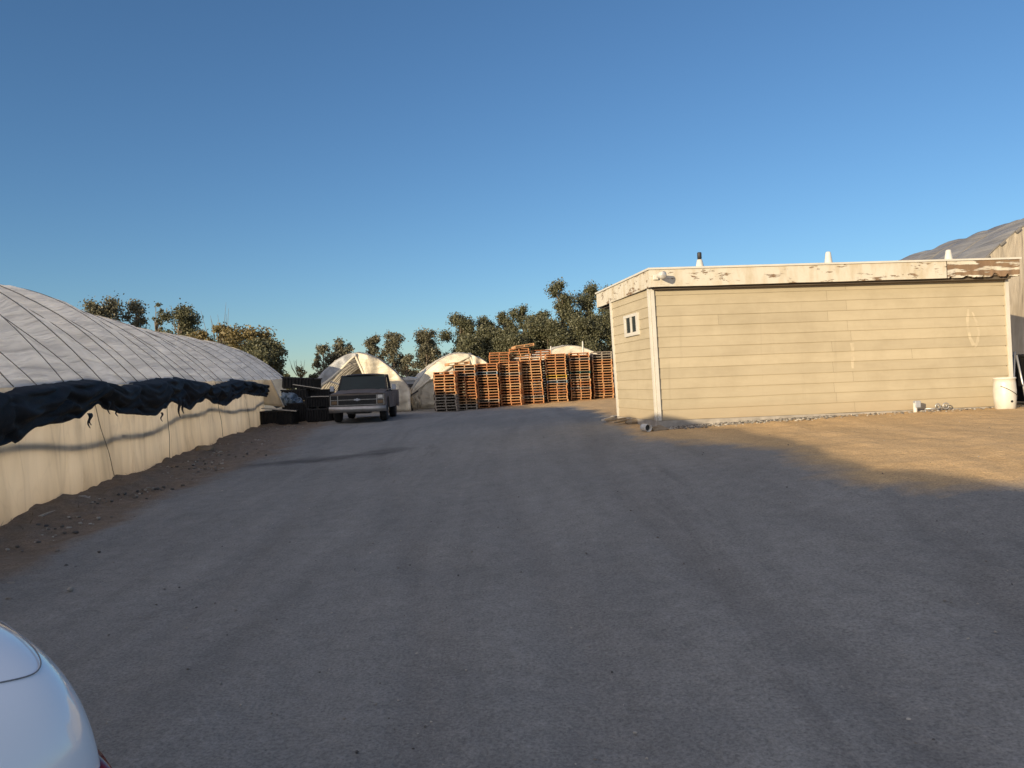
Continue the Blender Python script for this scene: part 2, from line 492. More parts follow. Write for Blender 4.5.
class MB:
    def __init__(self):
        self.v, self.f, self.uv = [], [], {}

    def add(self, vs, fs):
        n = len(self.v)
        self.v += [Vector(p) for p in vs]
        self.f += [tuple(i + n for i in f) for f in fs]

    def box(self, c, s, rot=None, taper=1.0):
        hx, hy, hz = s[0] / 2, s[1] / 2, s[2] / 2
        ps = []
        for z, k in ((-hz, 1), (hz, taper)):
            for x, y in ((-hx, -hy), (hx, -hy), (hx, hy), (-hx, hy)):
                ps.append(Vector((x * k, y * k, z)))
        if rot is not None:
            ps = [rot @ p for p in ps]
        c = Vector(c)
        self.add([p + c for p in ps], [(3, 2, 1, 0), (4, 5, 6, 7), (0, 1, 5, 4), (1, 2, 6, 5), (2, 3, 7, 6), (3, 0, 4, 7)])

    def rbox(self, c, s, bev=0.02, seg=2, rot=None):
        bm = bmesh.new()
        bmesh.ops.create_cube(bm, size=1.0)
        for v in bm.verts:
            v.co = Vector((v.co.x * s[0], v.co.y * s[1], v.co.z * s[2]))
        bmesh.ops.bevel(bm, geom=list(bm.edges), offset=bev, segments=seg, affect='EDGES', profile=0.5)
        bm.verts.index_update()
        c = Vector(c)
        self.add([(rot @ v.co if rot is not None else v.co) + c for v in bm.verts], [tuple(v.index for v in f.verts) for f in bm.faces])
        bm.free()

    def tube(self, pts, r, n=8, cap=True):
        pts = [Vector(p) for p in pts]
        rs = r if isinstance(r, (list, tuple)) else [r] * len(pts)
        base = len(self.v)
        prev = None
        for i, p in enumerate(pts):
            d = (pts[min(i + 1, len(pts) - 1)] - pts[max(i - 1, 0)])
            if d.length < 1e-9:
                d = Vector((0, 0, 1))
            d.normalize()
            if prev is None:
                a = Vector((0, 0, 1)) if abs(d.z) < 0.9 else Vector((1, 0, 0))
            else:
                a = prev
            u = (a - d * a.dot(d)).normalized()
            prev = u
            vv = d.cross(u)
            for k in range(n):
                t = 2 * math.pi * k / n
                self.v.append(p + (u * math.cos(t) + vv * math.sin(t)) * rs[i])
        for i in range(len(pts) - 1):
            for k in range(n):
                a, b2 = base + i * n + k, base + i * n + (k + 1) % n
                self.f.append((a, b2, b2 + n, a + n))
        if cap:
            self.f.append(tuple(base + k for k in range(n))[::-1])
            self.f.append(tuple(base + (len(pts) - 1) * n + k for k in range(n)))

    def lathe(self, c, prof, n=20, axis=None):
        """prof: (radius, height) pairs; axis: matrix turning +Z"""
        c = Vector(c)
        base = len(self.v)
        for r, h in prof:
            for k in range(n):
                t = 2 * math.pi * k / n
                p = Vector((r * math.cos(t), r * math.sin(t), h))
                self.v.append((axis @ p if axis is not None else p) + c)
        for i in range(len(prof) - 1):
            for k in range(n):
                a, b2 = base + i * n + k, base + i * n + (k + 1) % n
                self.f.append((a, b2, b2 + n, a + n))
        self.f.append(tuple(base + k for k in range(n))[::-1])
        self.f.append(tuple(base + (len(prof) - 1) * n + k for k in range(n)))

    def grid(self, pts, uvs=None, flip=False):
        """pts: rows of points"""
        base = len(self.v)
        nr, nc = len(pts), len(pts[0])
        for i, row in enumerate(pts):
            for j, p in enumerate(row):
                if uvs is not None:
                    self.uv[len(self.v)] = uvs[i][j]
                self.v.append(Vector(p))
        for i in range(nr - 1):
            for j in range(nc - 1):
                q = (base + i * nc + j, base + i * nc + j + 1, base + (i + 1) * nc + j + 1, base + (i + 1) * nc + j)
                self.f.append(q[::-1] if flip else q)

    def prism(self, poly, fn, d0, d1):
        """extrude polygon poly [(a,b)] ; fn(a,b,d) -> point"""
        n = len(poly)
        base = len(self.v)
        for d in (d0, d1):
            for a, b in poly:
                self.v.append(Vector(fn(a, b, d)))
        bm = bmesh.new()
        vs_ = [bm.verts.new((a, b, 0)) for a, b in poly]
        f = bm.faces.new(vs_)
        bm.verts.index_update()
        r = bmesh.ops.triangulate(bm, faces=[f])
        bm.verts.index_update()
        tris = [tuple(v.index for v in t.verts) for t in bm.faces]
        bm.free()
        for t in tris:
            self.f.append(tuple(base + i for i in t))
            self.f.append(tuple(base + n + i for i in t)[::-1])
        for i in range(n):
            j = (i + 1) % n
            self.f.append((base + i, base + j, base + n + j, base + n + i))

    def build(self, name, m, parent=None, smooth=False, world=True, fix=True, label=None, solid=0.0):
        me = bpy.data.meshes.new(name)
        inv = root_matrix(parent).inverted() if (parent is not None and world) else Matrix.Identity(4)
        me.from_pydata([inv @ p for p in self.v], [], self.f)
        if self.uv:
            ul = me.uv_layers.new(name='UVMap')
            for l in me.loops:
                ul.data[l.index].uv = self.uv.get(l.vertex_index, (0, 0))
        if fix:
            bm = bmesh.new()
            bm.from_mesh(me)
            bmesh.ops.recalc_face_normals(bm, faces=bm.faces)
            bm.to_mesh(me)
            bm.free()
        if smooth:
            me.polygons.foreach_set('use_smooth', [True] * len(me.polygons))
        me.materials.append(m)
        o = bpy.data.objects.new(name, me)
        COL.objects.link(o)
        if parent is not None:
            o.parent = parent
        if label:
            o['label'] = label
        if solid:
            md = o.modifiers.new('thickness', 'SOLIDIFY')
            md.thickness = solid
            md.offset = 0
        return o


def fbm(x, y, z=0.0, o=4):
    return mnoise.fractal(Vector((x, y, z)), 1.0, 2.0, o)


# ------------------------------------------------------------------ ground heights
HX, HK = -5.0, -0.153                     # eave line of the long greenhouse: X = HX + HK * Y


def house_ground(Y):
    return 0.08 + 0.0165 * (Y - 9.75)


ctrl = [(0, 0, 0), (0, 3.2, 0.0), (-2, 3, 0.0), (2, 3, 0.05), (-3, 5, 0), (0, 6, 0.12), (0, 10, 0.30), (-3, 14, 0.22), (-1, 18, 0.48),
        (-2.2, 28, 0.52), (-5.4, 27, 0.45), (-5.5, 33, 0.47),
        (2.64, 14.2, 0.68), (2.18, 16.5, 0.74), (9.5, 14.7, 0.80), (6, 14.4, 0.77), (9.2, 17, 0.86), (6, 18, 0.86), (13, 15, 0.88), (12, 20, 0.9),
        (4.6, 6.7, 0.62), (3.4, 8.3, 0.62), (7, 8, 0.74), (10, 10, 0.82), (3.2, 11.5, 0.64), (4.2, 14.1, 0.73), (5, 3.5, 0.4), (8, 4, 0.55),
        (-3.3, 36, 0.41), (0.2, 37, 0.55), (5, 39.5, 0.68), (-8, 40, 0.48), (-3, 42, 0.55), (4, 45, 0.75), (3, 26, 0.75), (2, 20, 0.74),
        (0, -10, -0.1), (8, -10, 0.0), (-3, -8, -0.15), (60, 0, 1.0), (60, 60, 1.1), (0, 90, 0.9), (-60, 90, 0.8), (-70, 20, 0.4), (-60, -40, 0), (40, -50, 0.2), (0, -50, 0),
        (-14, 20, 0.25), (-18, 34, 0.45)]
for Y in (-20, -8, 0, 5, 9.75, 15, 20, 25, 29, 35):
    ctrl.append((HX + HK * Y, Y, house_ground(Y)))
CP = np.array(ctrl, dtype=float)


def _k(r2):
    return 0.5 * r2 * np.log(r2 + 1e-9)


n_ = len(CP)
d2 = ((CP[:, None, :2] - CP[None, :, :2]) ** 2).sum(-1)
A_ = np.zeros((n_ + 3, n_ + 3))
A_[:n_, :n_] = _k(d2) + np.eye(n_) * 0.5
A_[:n_, n_] = 1
A_[:n_, n_ + 1:] = CP[:, :2]
A_[n_, :n_] = 1
A_[n_ + 1:, :n_] = CP[:, :2].T
TW = np.linalg.solve(A_, np.concatenate([CP[:, 2], np.zeros(3)]))


def gz_np(x, y):
    x = np.asarray(x, float).ravel()
    y = np.asarray(y, float).ravel()
    r = np.hypot(x, y - 20)
    k = np.minimum(1.0, 75.0 / np.maximum(r, 1e-6))       # flat beyond the yard
    xx, yy = x * k, 20 + (y - 20) * k
    out = np.zeros_like(x)
    for s in range(0, len(x), 20000):
        a, b2 = xx[s:s + 20000], yy[s:s + 20000]
        q = (a[:, None] - CP[None, :, 0]) ** 2 + (b2[:, None] - CP[None, :, 1]) ** 2
        out[s:s + 20000] = _k(q) @ TW[:n_] + TW[n_] + TW[n_ + 1] * a + TW[n_ + 2] * b2
    return out


def gz(x, y):
    return float(gz_np([x], [y])[0])


def ground_at(px, py):
    """first ground point seen through a pixel"""
    D = 2.0
    while D < 45:
        p = W(px, py, D)
        if p.z <= gz(p.x, p.y):
            return Vector((p.x, p.y, gz(p.x, p.y)))
        D += 0.05
    return W(px, py, 45)


def smooth(a, b, x):
    t = max(0.0, min(1.0, (x - a) / (b - a)))
    return t * t * (3 - 2 * t)


def build_ground():
    def geo(a, b, n):
        return [a + (b - a) * ((math.exp(4 * i / n) - 1) / (math.exp(4) - 1)) for i in range(1, n + 1)]
    xs = [-9 - (v - 0) for v in geo(0, 600, 26)][::-1] + list(np.arange(-9, 12.001, 0.1)) + [12 + v for v in geo(0, 600, 26)]
    ys = [-3 - v for v in geo(0, 300, 12)][::-1] + list(np.arange(-3, 1.5, 0.3)) + list(np.arange(1.5, 17, 0.1)) + list(np.arange(17, 46, 0.3)) + [46 + v for v in geo(0, 1400, 26)]
    X, Y = np.meshgrid(xs, ys)
    Z = gz_np(X, Y)
    X, Y = X.ravel(), Y.ravel()
    nx, ny = len(xs), len(ys)
    lf, rt = np.zeros(len(X)), np.zeros(len(X))
    damp, trk = np.zeros(len(X)), np.zeros(len(X))
    d0, d1_ = ground_at(240, 467), ground_at(386, 452)
    curves = []
    for (cx0, bend, tgt) in ((0.3, 0.020, -0.06), (1.75, 0.020, -0.06), (-1.7, -0.006, -0.13), (-0.25, -0.006, -0.13), (1.2, -0.03, 0.35), (2.6, -0.03, 0.33)):
        curves.append((cx0, bend, tgt))
    for i in range(len(X)):
        x, y = X[i], Y[i]
        near = 1.0 if (-12 < x < 14 and 0 < y < 48) else 0.0
        s = x - (HX + HK * y)
        # soil strip along the greenhouse
        far_ = smooth(9, 20, y) * 1.8
        L = 1.0 - smooth(0.7, 2.3 + far_, s) if y < 31 else 1.0 - smooth(0.0, 3.0, s)
        lf[i] = L
        if near:
            ax_, ay_ = d1_.x - d0.x, d1_.y - d0.y
            L2 = ax_ * ax_ + ay_ * ay_
            tq = ((x - d0.x) * ax_ + (y - d0.y) * ay_) / L2
            tc_ = min(1, max(0, tq))
            dd = math.hypot(x - d0.x - ax_ * tc_, (y - d0.y - ay_ * tc_))
            damp[i] = 1 - smooth(0.1, 0.75, dd + 0.35 * fbm(x * 1.2, y * 1.2, 5, 3))
            for cx0, bend, tgt in curves:
                xc = cx0 + tgt * y + bend * y * y * 0.12 + 0.25 * math.sin(y * 0.35 + cx0)
                trk[i] = max(trk[i], math.exp(-((x - xc) / 0.14) ** 2))
            Z[i] -= 0.012 * trk[i]
        # sandy soil by shack and pallets; shack edge follows the cast shadow to deepen it
        d1 = smooth(2.2, 4.4, x + 1.1 * smooth(10, 13, y)) * smooth(5.6, 7.6, y)
        d2_ = smooth(-4, 4, x) * smooth(24, 34, y)
        d3 = smooth(10, 30, abs(x)) + smooth(50, 70, y)
        rt[i] = min(1.0, max(d1, d2_, d3)) * (1 - 0.0 * L)
        if near:
            h = 0.018 * fbm(x * 1.3, y * 1.3, 1.0, 4) + 0.03 * fbm(x * 0.35, y * 0.2, 4.0, 3)
            h += (0.10 * max(0, fbm(x * 2.1, y * 2.1, 7.0, 4)) + 0.07 * fbm(x * 0.8, y * 0.8, 9, 3)) * L
            h += 0.015 * fbm(x * 3.5, y * 2.5, 3.0, 4) * rt[i]
            fade = 1.0
            if 2.0 < x < 10.2 and 13.9 < y < 17.5:
                fade = 0.3
            Z[i] += h * fade
            if -0.1 < s < 0.9 and y < 31:
                Z[i] += 0.06 * (1 - s / 0.9)
    me = bpy.data.meshes.new('ground')
    idx = np.arange(nx * ny).reshape(ny, nx)
    q = np.stack([idx[:-1, :-1], idx[:-1, 1:], idx[1:, 1:], idx[1:, :-1]], -1).reshape(-1, 4)
    me.from_pydata(np.stack([X, Y, Z], -1).tolist(), [], q.tolist())
    for nm, arr in (('left_soil', lf), ('right_soil', rt), ('damp', damp), ('track', trk)):
        a = me.attributes.new(nm, 'FLOAT', 'POINT')
        a.data.foreach_set('value', arr.astype(np.float32))
    me.polygons.foreach_set('use_smooth', [True] * len(me.polygons))
    me.materials.append(M['ground'])
    o = bpy.data.objects.new('ground', me)
    COL.objects.link(o)
    o['kind'] = 'structure'
    return o


build_ground()


# ------------------------------------------------------------------ plastic greenhouses
def hoop_house(name, label, eave, Y0, Y1, Wd, wall, rise, zg, hoops, fmat, mirror=False, puff=0.06, seed=1.0, near_end=True,
               far_end=True, wall_left=True, wall_right=True, step=0.15, lump=0.08, hoop_r=0.018, ropes=0.0, drop=0.0, end_mat=None, curtain_end=None, wmat=None):
    """eave(Y): X of the eave facing the camera side; the bay runs away from it by Wd (to -X unless mirrored)"""
    sx = 1.0 if mirror else -1.0
    c0 = (eave(Y0) + sx * Wd / 2, Y0)
    root = thing(name, label, 'greenhouse', (c0[0], c0[1], zg(Y0)))
    hs = sorted(hoops)

    def rf(Y, t, dz=0.0):
        u = Wd * t
        z = zg(Y) + wall + rise * (1 - (drop * smooth(16.0, 22.0, Y) if drop else 0.0)) * (1 - (2 * t - 1) ** 2) + dz
        return Vector((eave(Y) + sx * u, Y, z))

    def film_pt(Y, t):
        # between two hoops the film balloons a little and wrinkles
        prev = max([h for h in hs if h <= Y + 1e-6], default=Y0)
        nxt = min([h for h in hs if h > Y], default=Y1)
        k = (Y - prev) / max(nxt - prev, 1e-3)
        b = 4 * k * (1 - k)
        a = math.sin(t * math.pi)
        lu = lump * (0.45 if Y > 22 else 1.0) * fbm(Y * 0.28 + seed, t * 1.6, seed, 3) * a
        wr = 0.06 * fbm(Y * 0.7 + seed, t * 26, seed * 2, 3) * (0.25 + b)
        d = puff * b * (0.4 + 0.6 * a) + lu + wr
        if ropes:
            kk = k + 0.10 * math.sin(prev * 5.1)
            v_ = max(0.0, 1 - abs(kk - 0.5) * 2)
            d = -ropes * (v_ ** 0.85) * min(1, a * 1.5) * (0.75 + 0.5 * math.sin(prev * 3.3)) + lu + wr * (0.12 + 3.2 * v_ * (1 - v_))
        p = rf(Y, t)
        n = Vector((sx * (t - 0.5) * 1.6, 0, 1)).normalized()
        return p + n * d
    nt_ = 96
    ny_ = max(4, int((Y1 - Y0) / step))
    rows, uvs = [], []
    arc = Wd * 0.5 * math.pi * 0.85
    for i in range(ny_ + 1):
        Y = Y0 + (Y1 - Y0) * i / ny_
        rows.append([film_pt(Y, j / nt_) for j in range(nt_ + 1)])
        uvs.append([(Y, j / nt_ * arc) for j in range(nt_ + 1)])
    mb = MB()
    mb.grid(rows, uvs)
    mb.build('roof_film', fmat, root, smooth=True)
    for Y in hs:
        h = MB()
        h.tube([film_pt(Y, j / 40) + Vector((0, 0, 0.006)) for j in range(41)], hoop_r, 6)
        h.build('hoop', M['hoop_metal'], root, smooth=True)
        if ropes and Y < 21:
            Yn = hs[hs.index(Y) + 1]
            Ym = Y + (Yn - Y) * (0.5 - 0.10 * math.sin(Y * 5.1))
            h = MB()
            h.tube([film_pt(Ym, j / 60) + Vector((0, 0, 0.016)) for j in range(61)], hoop_r * 0.75, 6)
            h.build('rope', M['hoop_metal'], root, smooth=True)
    # side walls
    ce = Y1 if curtain_end is None else curtain_end
    for on, far in ((wall_left if mirror else wall_right, False), (wall_right if mirror else wall_left, True)):
        if not on:
            continue
        mb = MB()
        rows, uvs = [], []
        nY = max(4, int((ce - Y0) / 0.12))
        for i in range(nY + 1):
            Y = Y0 + (ce - Y0) * i / nY
            row, ur = [], []
            for j in range(13):
                q = j / 12
                x = eave(Y) + (sx * Wd if far else 0)
                off = 0.05 * fbm(Y * 1.1, q * 0.7, seed + 5, 3) + 0.035 * fbm(Y * 4.2 + q * 1.5, q * 0.5, seed + 8, 3)
                # folds that gather under the tie points of the eave
                ph = (Y / 1.75) % 1.0
                off += 0.05 * fbm((ph - 0.5) * 7 / (0.25 + q), int(Y / 1.75) * 3.7, seed, 3) * (1.1 - 0.8 * q)
                off += 0.05 * math.exp(-((ph - 0.5) / 0.16) ** 2) * (1 - q * 0.3) * (1 if int(Y / 1.75) % 2 else 0.5)
                off += 0.10 * q * q * (1 if not far else -1) * 0.6
                row.append(Vector((x - sx * off * (1 if not far else -1), Y, zg(Y) + wall * (1 - q) - 0.06 * q + 0.05 * q * fbm(Y * 0.9, 0, 3, 2))))
                ur.append((Y, q * wall / 1.72))
            rows.append(row)
            uvs.append(ur)
        mb.grid(rows, uvs)
        c = mb.build('side_curtain', wmat or M['curtain'], root, smooth=True)
        if not far and curtain_end is not None:
            # water pipe that lies against the inside of the sheet and shows through
            s = MB()
            pts = []
            for i in range(0, nY + 1, 3):
                Y = Y0 + (ce - Y0) * i / nY
                q = 0.50 + 0.06 * math.sin(Y * 0.55) + 0.02 * math.sin(Y * 1.7)
                j = min(11, int(q * 12))
                pts.append(rows[i][j].lerp(rows[i][j + 1], q * 12 - j) + Vector((-0.085, 0, 0)))
            s.tube(pts, 0.05, 8)
            s.build('water_pipe', M['dark_plastic'], root, smooth=True)
            for k, Y in enumerate([1.0, 6.2, 12.6, 16.6, 21.5, 25.3]):
                i = int((Y - Y0) / (ce - Y0) * nY)
                s = MB()
                i2 = min(nY, i + 4 * (k % 3))
                s.tube([rows[i][0].lerp(rows[i2][12], n / 12) + Vector((0.035 + 0.01 * math.sin(n), 0, 0)) for n in range(13)], 0.007, 5)
                s.build('seam', M['seam'], c)
    em = end_mat or M['cream_film']
    for on, Y in ((near_end, Y0), (far_end, Y1)):
        if not on:
            continue
        mb = MB()
        rows, uvs = [], []
        for j in range(41):
            t = j / 40
            top = film_pt(Y, t)
            row, ur = [], []
            for q in range(11):
                z = top.z + (zg(Y) - top.z) * q / 10
                row.append(Vector((top.x, Y + 0.03 * fbm(top.x * 2.5, z * 0.4, seed, 3) + (0.02 if Y == Y0 else -0.02), z)))
                ur.append((top.x, z))
            rows.append(row)
            uvs.append(ur)
        mb.grid(rows, uvs)
        mb.build('end_sheet', em, root, smooth=True)
    return root, rf, film_pt


M['band'] = film('worn_band', (0.52, 0.47, 0.38), (0.60, 0.54, 0.44), 0.5, 2, 2, 0.3)
eave1 = lambda Y: HX + HK * Y
px_hoops = [10.1, 11.75, 13.3, 15.1, 16.8, 18.7]
hl = [-24 + 1.78 * i for i in range(19)] + px_hoops + [20.5 + 1.8 * i for i in range(9)]
ROOT1, RF1, FP1 = hoop_house('plastic_greenhouse', 'long low greenhouse of grey plastic film running along the left edge of the road', eave1, -25, 35.6, 7.5, 1.72, 2.30,
                             house_ground, hl, M['roof_film'], puff=0.07, seed=2.3, curtain_end=29.2, lump=0.20, hoop_r=0.010, drop=0.20, ropes=0.22, step=0.09)


mb = MB()  # pale sheet added unseen inside the greenhouse to bounce light on to the film
mb.grid([[Vector((eave1(Y) - 0.15 - (7.2 * k / 6), Y, gz(eave1(Y) - 0.15 - (7.2 * k / 6), Y) + 0.06)) for k in range(7)] for Y in range(-24, 36, 2)])
M['bounce_sheet'] = plain('pale_bounce_sheet', (0.72, 0.70, 0.66), 0.8)
mb.build('bounce_sheet', M['bounce_sheet'], ROOT1)


def build_shade_cloth():
    pts_t = [(0, 389), (34, 384), (68, 381), (92, 379), (118, 385), (140, 381), (163, 378), (180, 377), (195, 381), (210, 385), (222, 382), (234, 379), (248, 381), (264, 384)]
    pts_b = [(0, 444), (27, 427), (50, 423), (68, 419), (80, 410), (90, 404), (100, 410), (112, 414), (130, 415), (146, 416), (157, 409), (166, 402), (175, 406), (183, 410), (192, 403), (200, 399), (210, 404), (220, 406), (231, 399), (240, 394), (252, 396), (264, 397)]

    def interp(pts, x):
        if x <= pts[0][0]:
            return pts[0][1]
        for (a, ya), (b, yb) in zip(pts, pts[1:]):
            if x <= b:
                k = (x - a) / (b - a)
                k = k * k * (3 - 2 * k)
                return ya + (yb - ya) * k
        return pts[-1][1]
    mb = MB()
    rows, uvs = [], []
    Ys = list(np.arange(-6, 9.4, 0.15)) + list(np.arange(9.4, 29.4, 0.07))
    for Y in Ys:
        X = eave1(Y)
        px = 512 + F * X / Y if Y > 2 else -999
        zb = house_ground(Y)
        if px >= 0:
            yh = 384 + (512 - px) * math.tan(ROLL)
            zt = EYE - (interp(pts_t, px) - yh) / F * Y
            zl = EYE - (interp(pts_b, px) - yh) / F * Y
        else:
            zt = zb + 1.76 + 0.08 * fbm(Y * 0.8, 1, 1, 3)
            zl = zb + 1.05 + 0.2 * fbm(Y * 0.5, 3, 1, 3)
            if Y > 2:
                k = smooth(-120, 0, px)
                zt = zt * (1 - k) + k * (EYE - (389 - 402 - (-px) * 0.0384) / F * Y) if k > 0.99 else zt
        row, ur = [], []
        n = 30
        for j in range(n + 1):
            q = j / n
            z = zt + (zl - zt) * q
            bulge = 0.17 * math.sin(min(1, q * 1.25) * math.pi) ** 0.7 + 0.05
            sag = ((Y * 0.62) % 1.0 - 0.5) ** 2
            f1 = 0.12 * fbm(Y * 0.7 + q * 0.8, q * 4.5 + sag * 6.0, 3.0, 2) + 0.03 * fbm(Y * 2.2 + q * 1.5, q * 2.0, 13.0, 2) - 0.05 * math.exp(-((Y * 0.62) % 1.0 / 0.07) ** 2)
            f2 = 0.010 * fbm(Y * 5.0, q * 7 + Y * 1.5, 8.0, 3)
            x = X + 0.10 + bulge * (0.75 + 0.5 * fbm(Y * 0.6, 2, 5, 2)) + (f1 + f2) * math.sin(q * math.pi) ** 0.3
            if q < 0.12:
                x -= (0.12 - q) * 2.2
            row.append(Vector((x, Y, z + 0.02 * fbm(Y * 2.2, q * 2, 6, 2))))
            ur.append((Y, q))
        rows.append(row)
        uvs.append(ur)
    mb.grid(rows, uvs)
    o = mb.build('shade_cloth', M['shade_cloth'], smooth=True, solid=0.012)
    tag(o, 'black shade cloth bunched in sagging folds along the eave of the long greenhouse', 'shade cloth')


build_shade_cloth()
CLOTH = bpy.data.objects['shade_cloth']
for px, y0, y1, D in ((69, 414, 429, 11.9), (71.5, 414, 426, 11.95), (91, 402, 415, 12.75), (100, 408, 417, 13.1), (148, 413, 422, 15.6), (167, 398, 418, 16.9), (170, 400, 414, 17.2)):
    s = MB()
    x = eave1(D) + 0.26
    z = lambda yy: EYE - (yy - 384 - (512 - px) * math.tan(ROLL)) / F * D
    wd_ = 0.05 if px < 160 else 0.11
    s.grid([[Vector((x + 0.02 * math.sin(k), D + sg * wd_ * (1 - k / 8), z(y0) + (z(y1) - z(y0)) * k / 7)) for sg in (-1, 1)] for k in range(8)])
    s.build('torn_shred', M['shade_cloth'], CLOTH, True, solid=0.006)

# loose flap at the far end of the long greenhouse curtain
mb = MB()
rows, uvs = [], []
p_tl, p_tr, p_bl, p_br = W(255, 381, 29.4), W(271, 380, 30.2), W(256, 404, 29.4), W(284, 407, 30.0)
for i in range(13):
    u = i / 12
    a, b = p_tl.lerp(p_tr, u), p_bl.lerp(p_br, u)
    rows.append([a.lerp(b, q / 8) + Vector((0, 0.05 * fbm(u * 5, q * 0.4, 2, 3), 0)) for q in range(9)])
    uvs.append([(u, q * 0.1) for q in range(9)])
mb.grid(rows, uvs)
fl_ = mb.build('loose_flap', M['curtain'], ROOT1, smooth=True, solid=0.006)
mb = MB()
mb.tube([p_tr.lerp(p_br, k / 6) + Vector((0.02, -0.03, 0)) for k in range(7)], 0.022, 6)
mb.build('edge_batten', M['lath'], fl_)


def end_patch(root, rf, poly_rows, m, name, fold=0.08, seed=1.0):
    mb = MB()
    uvs = [[(p.x, p.z) for p in r] for r in poly_rows]
    out = []
    for r in poly_rows:
        out.append([p + Vector((0, fold * fbm(p.x * 2.2 + seed, p.z * 0.8, seed, 3), 0)) for p in r])
    mb.grid(out, uvs)
    return mb.build(name, m, root, smooth=True, solid=0.012)


def open_house(name, label, cx, Y0, Y1, Wd, wall, rise, seed, apex_t, open_half, lean, group, closed_left=False):
    """greenhouse whose near end sheet hangs open from the ridge like a tent flap"""
    ev = lambda Y: cx - Wd / 2 + HK * (Y - Y0)
    zgl = lambda Y: gz(ev(Y) + Wd / 2, Y)
    z0 = zgl(Y0)
    zg = lambda Y: z0
    hs = [Y0 + 0.05 + 1.8 * i for i in range(int((Y1 - Y0) / 1.8) + 1)]
    root, rf, fp = hoop_house(name, label, ev, Y0, Y1, Wd, wall, rise, zg, hs, M['cream_film'], mirror=True, puff=0.09, seed=seed,
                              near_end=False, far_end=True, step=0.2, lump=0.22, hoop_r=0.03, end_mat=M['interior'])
    root['group'] = group
    z_top = z0 + wall + rise
    # right flap: from the arch to the slanted edge of the opening
    rows = []
    ta = apex_t
    for j in range(25):
        t = ta + (1 - ta) * j / 24
        p = fp(Y0, t)
        e = rf(Y0, ta) + Vector((open_half * (j / 24) ** 0.8 * 1.6 if False else 0, 0, 0))
        k = j / 24
        low = Vector((min(p.x, rf(Y0, ta).x + lean * 1.0 + 0.75 * (p.x - rf(Y0, ta).x)), Y0, z0))
        edge_z = max(z0, z_top - 0.12 - (p.x - rf(Y0, ta).x) * (rise + wall) / max(open_half, 0.1))
        bottom = Vector((p.x, Y0 - 0.05, edge_z if p.x < rf(Y0, ta).x + open_half else z0))
        rows.append([(p + Vector((0, -0.04, 0))).lerp(bottom, q / 10) for q in range(11)])
    end_patch(root, rf, rows, M['cream_film'], 'end_flap', 0.24, seed)
    rows = []
    for j in range(25):
        t = ta * (1 - j / 24)
        p = fp(Y0, t)
        dx = rf(Y0, ta).x - p.x
        edge_z = z0 if closed_left else max(p.z - 0.55 * math.sin(j / 24 * math.pi) - 0.12 - 0.3 * (j / 24) ** 6, z0)
        rows.append([(p + Vector((0, -0.04, 0))).lerp(Vector((p.x + 0.05, Y0 - 0.05, edge_z)), q / 6) for q in range(7)])
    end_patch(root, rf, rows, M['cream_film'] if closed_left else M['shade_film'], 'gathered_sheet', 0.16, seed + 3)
    # rolled edges of the opening
    s = MB()
    A = rf(Y0, ta) + Vector((0, -0.10, -0.12))
    s.tube([A, A + Vector((open_half * 0.35, 0, -(rise + wall) * 0.33)), A + Vector((open_half, 0, -(rise + wall) * 0.93))], [0.05, 0.07, 0.05], 8)
    s.build('rolled_edge', M['cream_film'], root, smooth=True)
    s = MB()
    pts = []
    for j in range(13):
        t = ta * (1 - j / 12)
        p = fp(Y0, t)
        pts.append(p + Vector((0.05, -0.12, -0.55 * math.sin(j / 12 * math.pi) - 0.10)))
    s.tube(pts, [0.04 + 0.035 * math.sin(j / 12 * math.pi) for j in range(13)], 8)
    s.build('rolled_edge', M['cream_film'], root, smooth=True)
    # torn strip hanging from the left corner
    s = MB()
    p = fp(Y0, 0.03)
    rows = [[p + Vector((0.0 + 0.38 * u / 6 + 0.06 * math.sin(q * 1.3), -0.1 + 0.06 * math.sin(u * 2 + q), -q * 0.11 * (1 - 0.25 * math.sin(u * 1.7)))) for q in range(9)] for u in range(7)]
    s.grid(rows, [[(u, q * 0.1) for q in range(9)] for u in range(7)])
    s.build('torn_strip', M['cream_film'], root, smooth=True, solid=0.01)
    return root


GG = 'cream greenhouses in a row beyond the yard'
c2 = W(358.5, 384, 38).x
open_house('plastic_greenhouse', 'cream tent-like greenhouse with its end sheet torn open, right behind the pickup truck', c2, 38, 58, 5.1, 1.08, 1.84, 4.1, 0.485, 1.15, 0.2, GG)
c3 = W(461, 384, 40).x
open_house('plastic_greenhouse', 'cream greenhouse half hidden by the left end of the pallet stacks', c3, 40, 60, 5.3, 0.80, 2.02, 7.7, 0.60, 0.9, 0.2, GG, True)
c4 = W(571, 384, 46).x
hz = gz(c4, 46)
ev4 = lambda Y: c4 - 3.1 + HK * (Y - 46)
r4, _, _ = hoop_house('plastic_greenhouse', 'cream greenhouse showing only its rounded top above the right pallet stacks', ev4, 46, 62, 6.2, 1.0, 3.75 - hz - 1.0, lambda Y: hz,
                      [46.05 + 1.8 * i for i in range(9)], M['cream_film'], mirror=True, seed=9.2, step=0.2, lump=0.1, hoop_r=0.03)
r4['group'] = GG

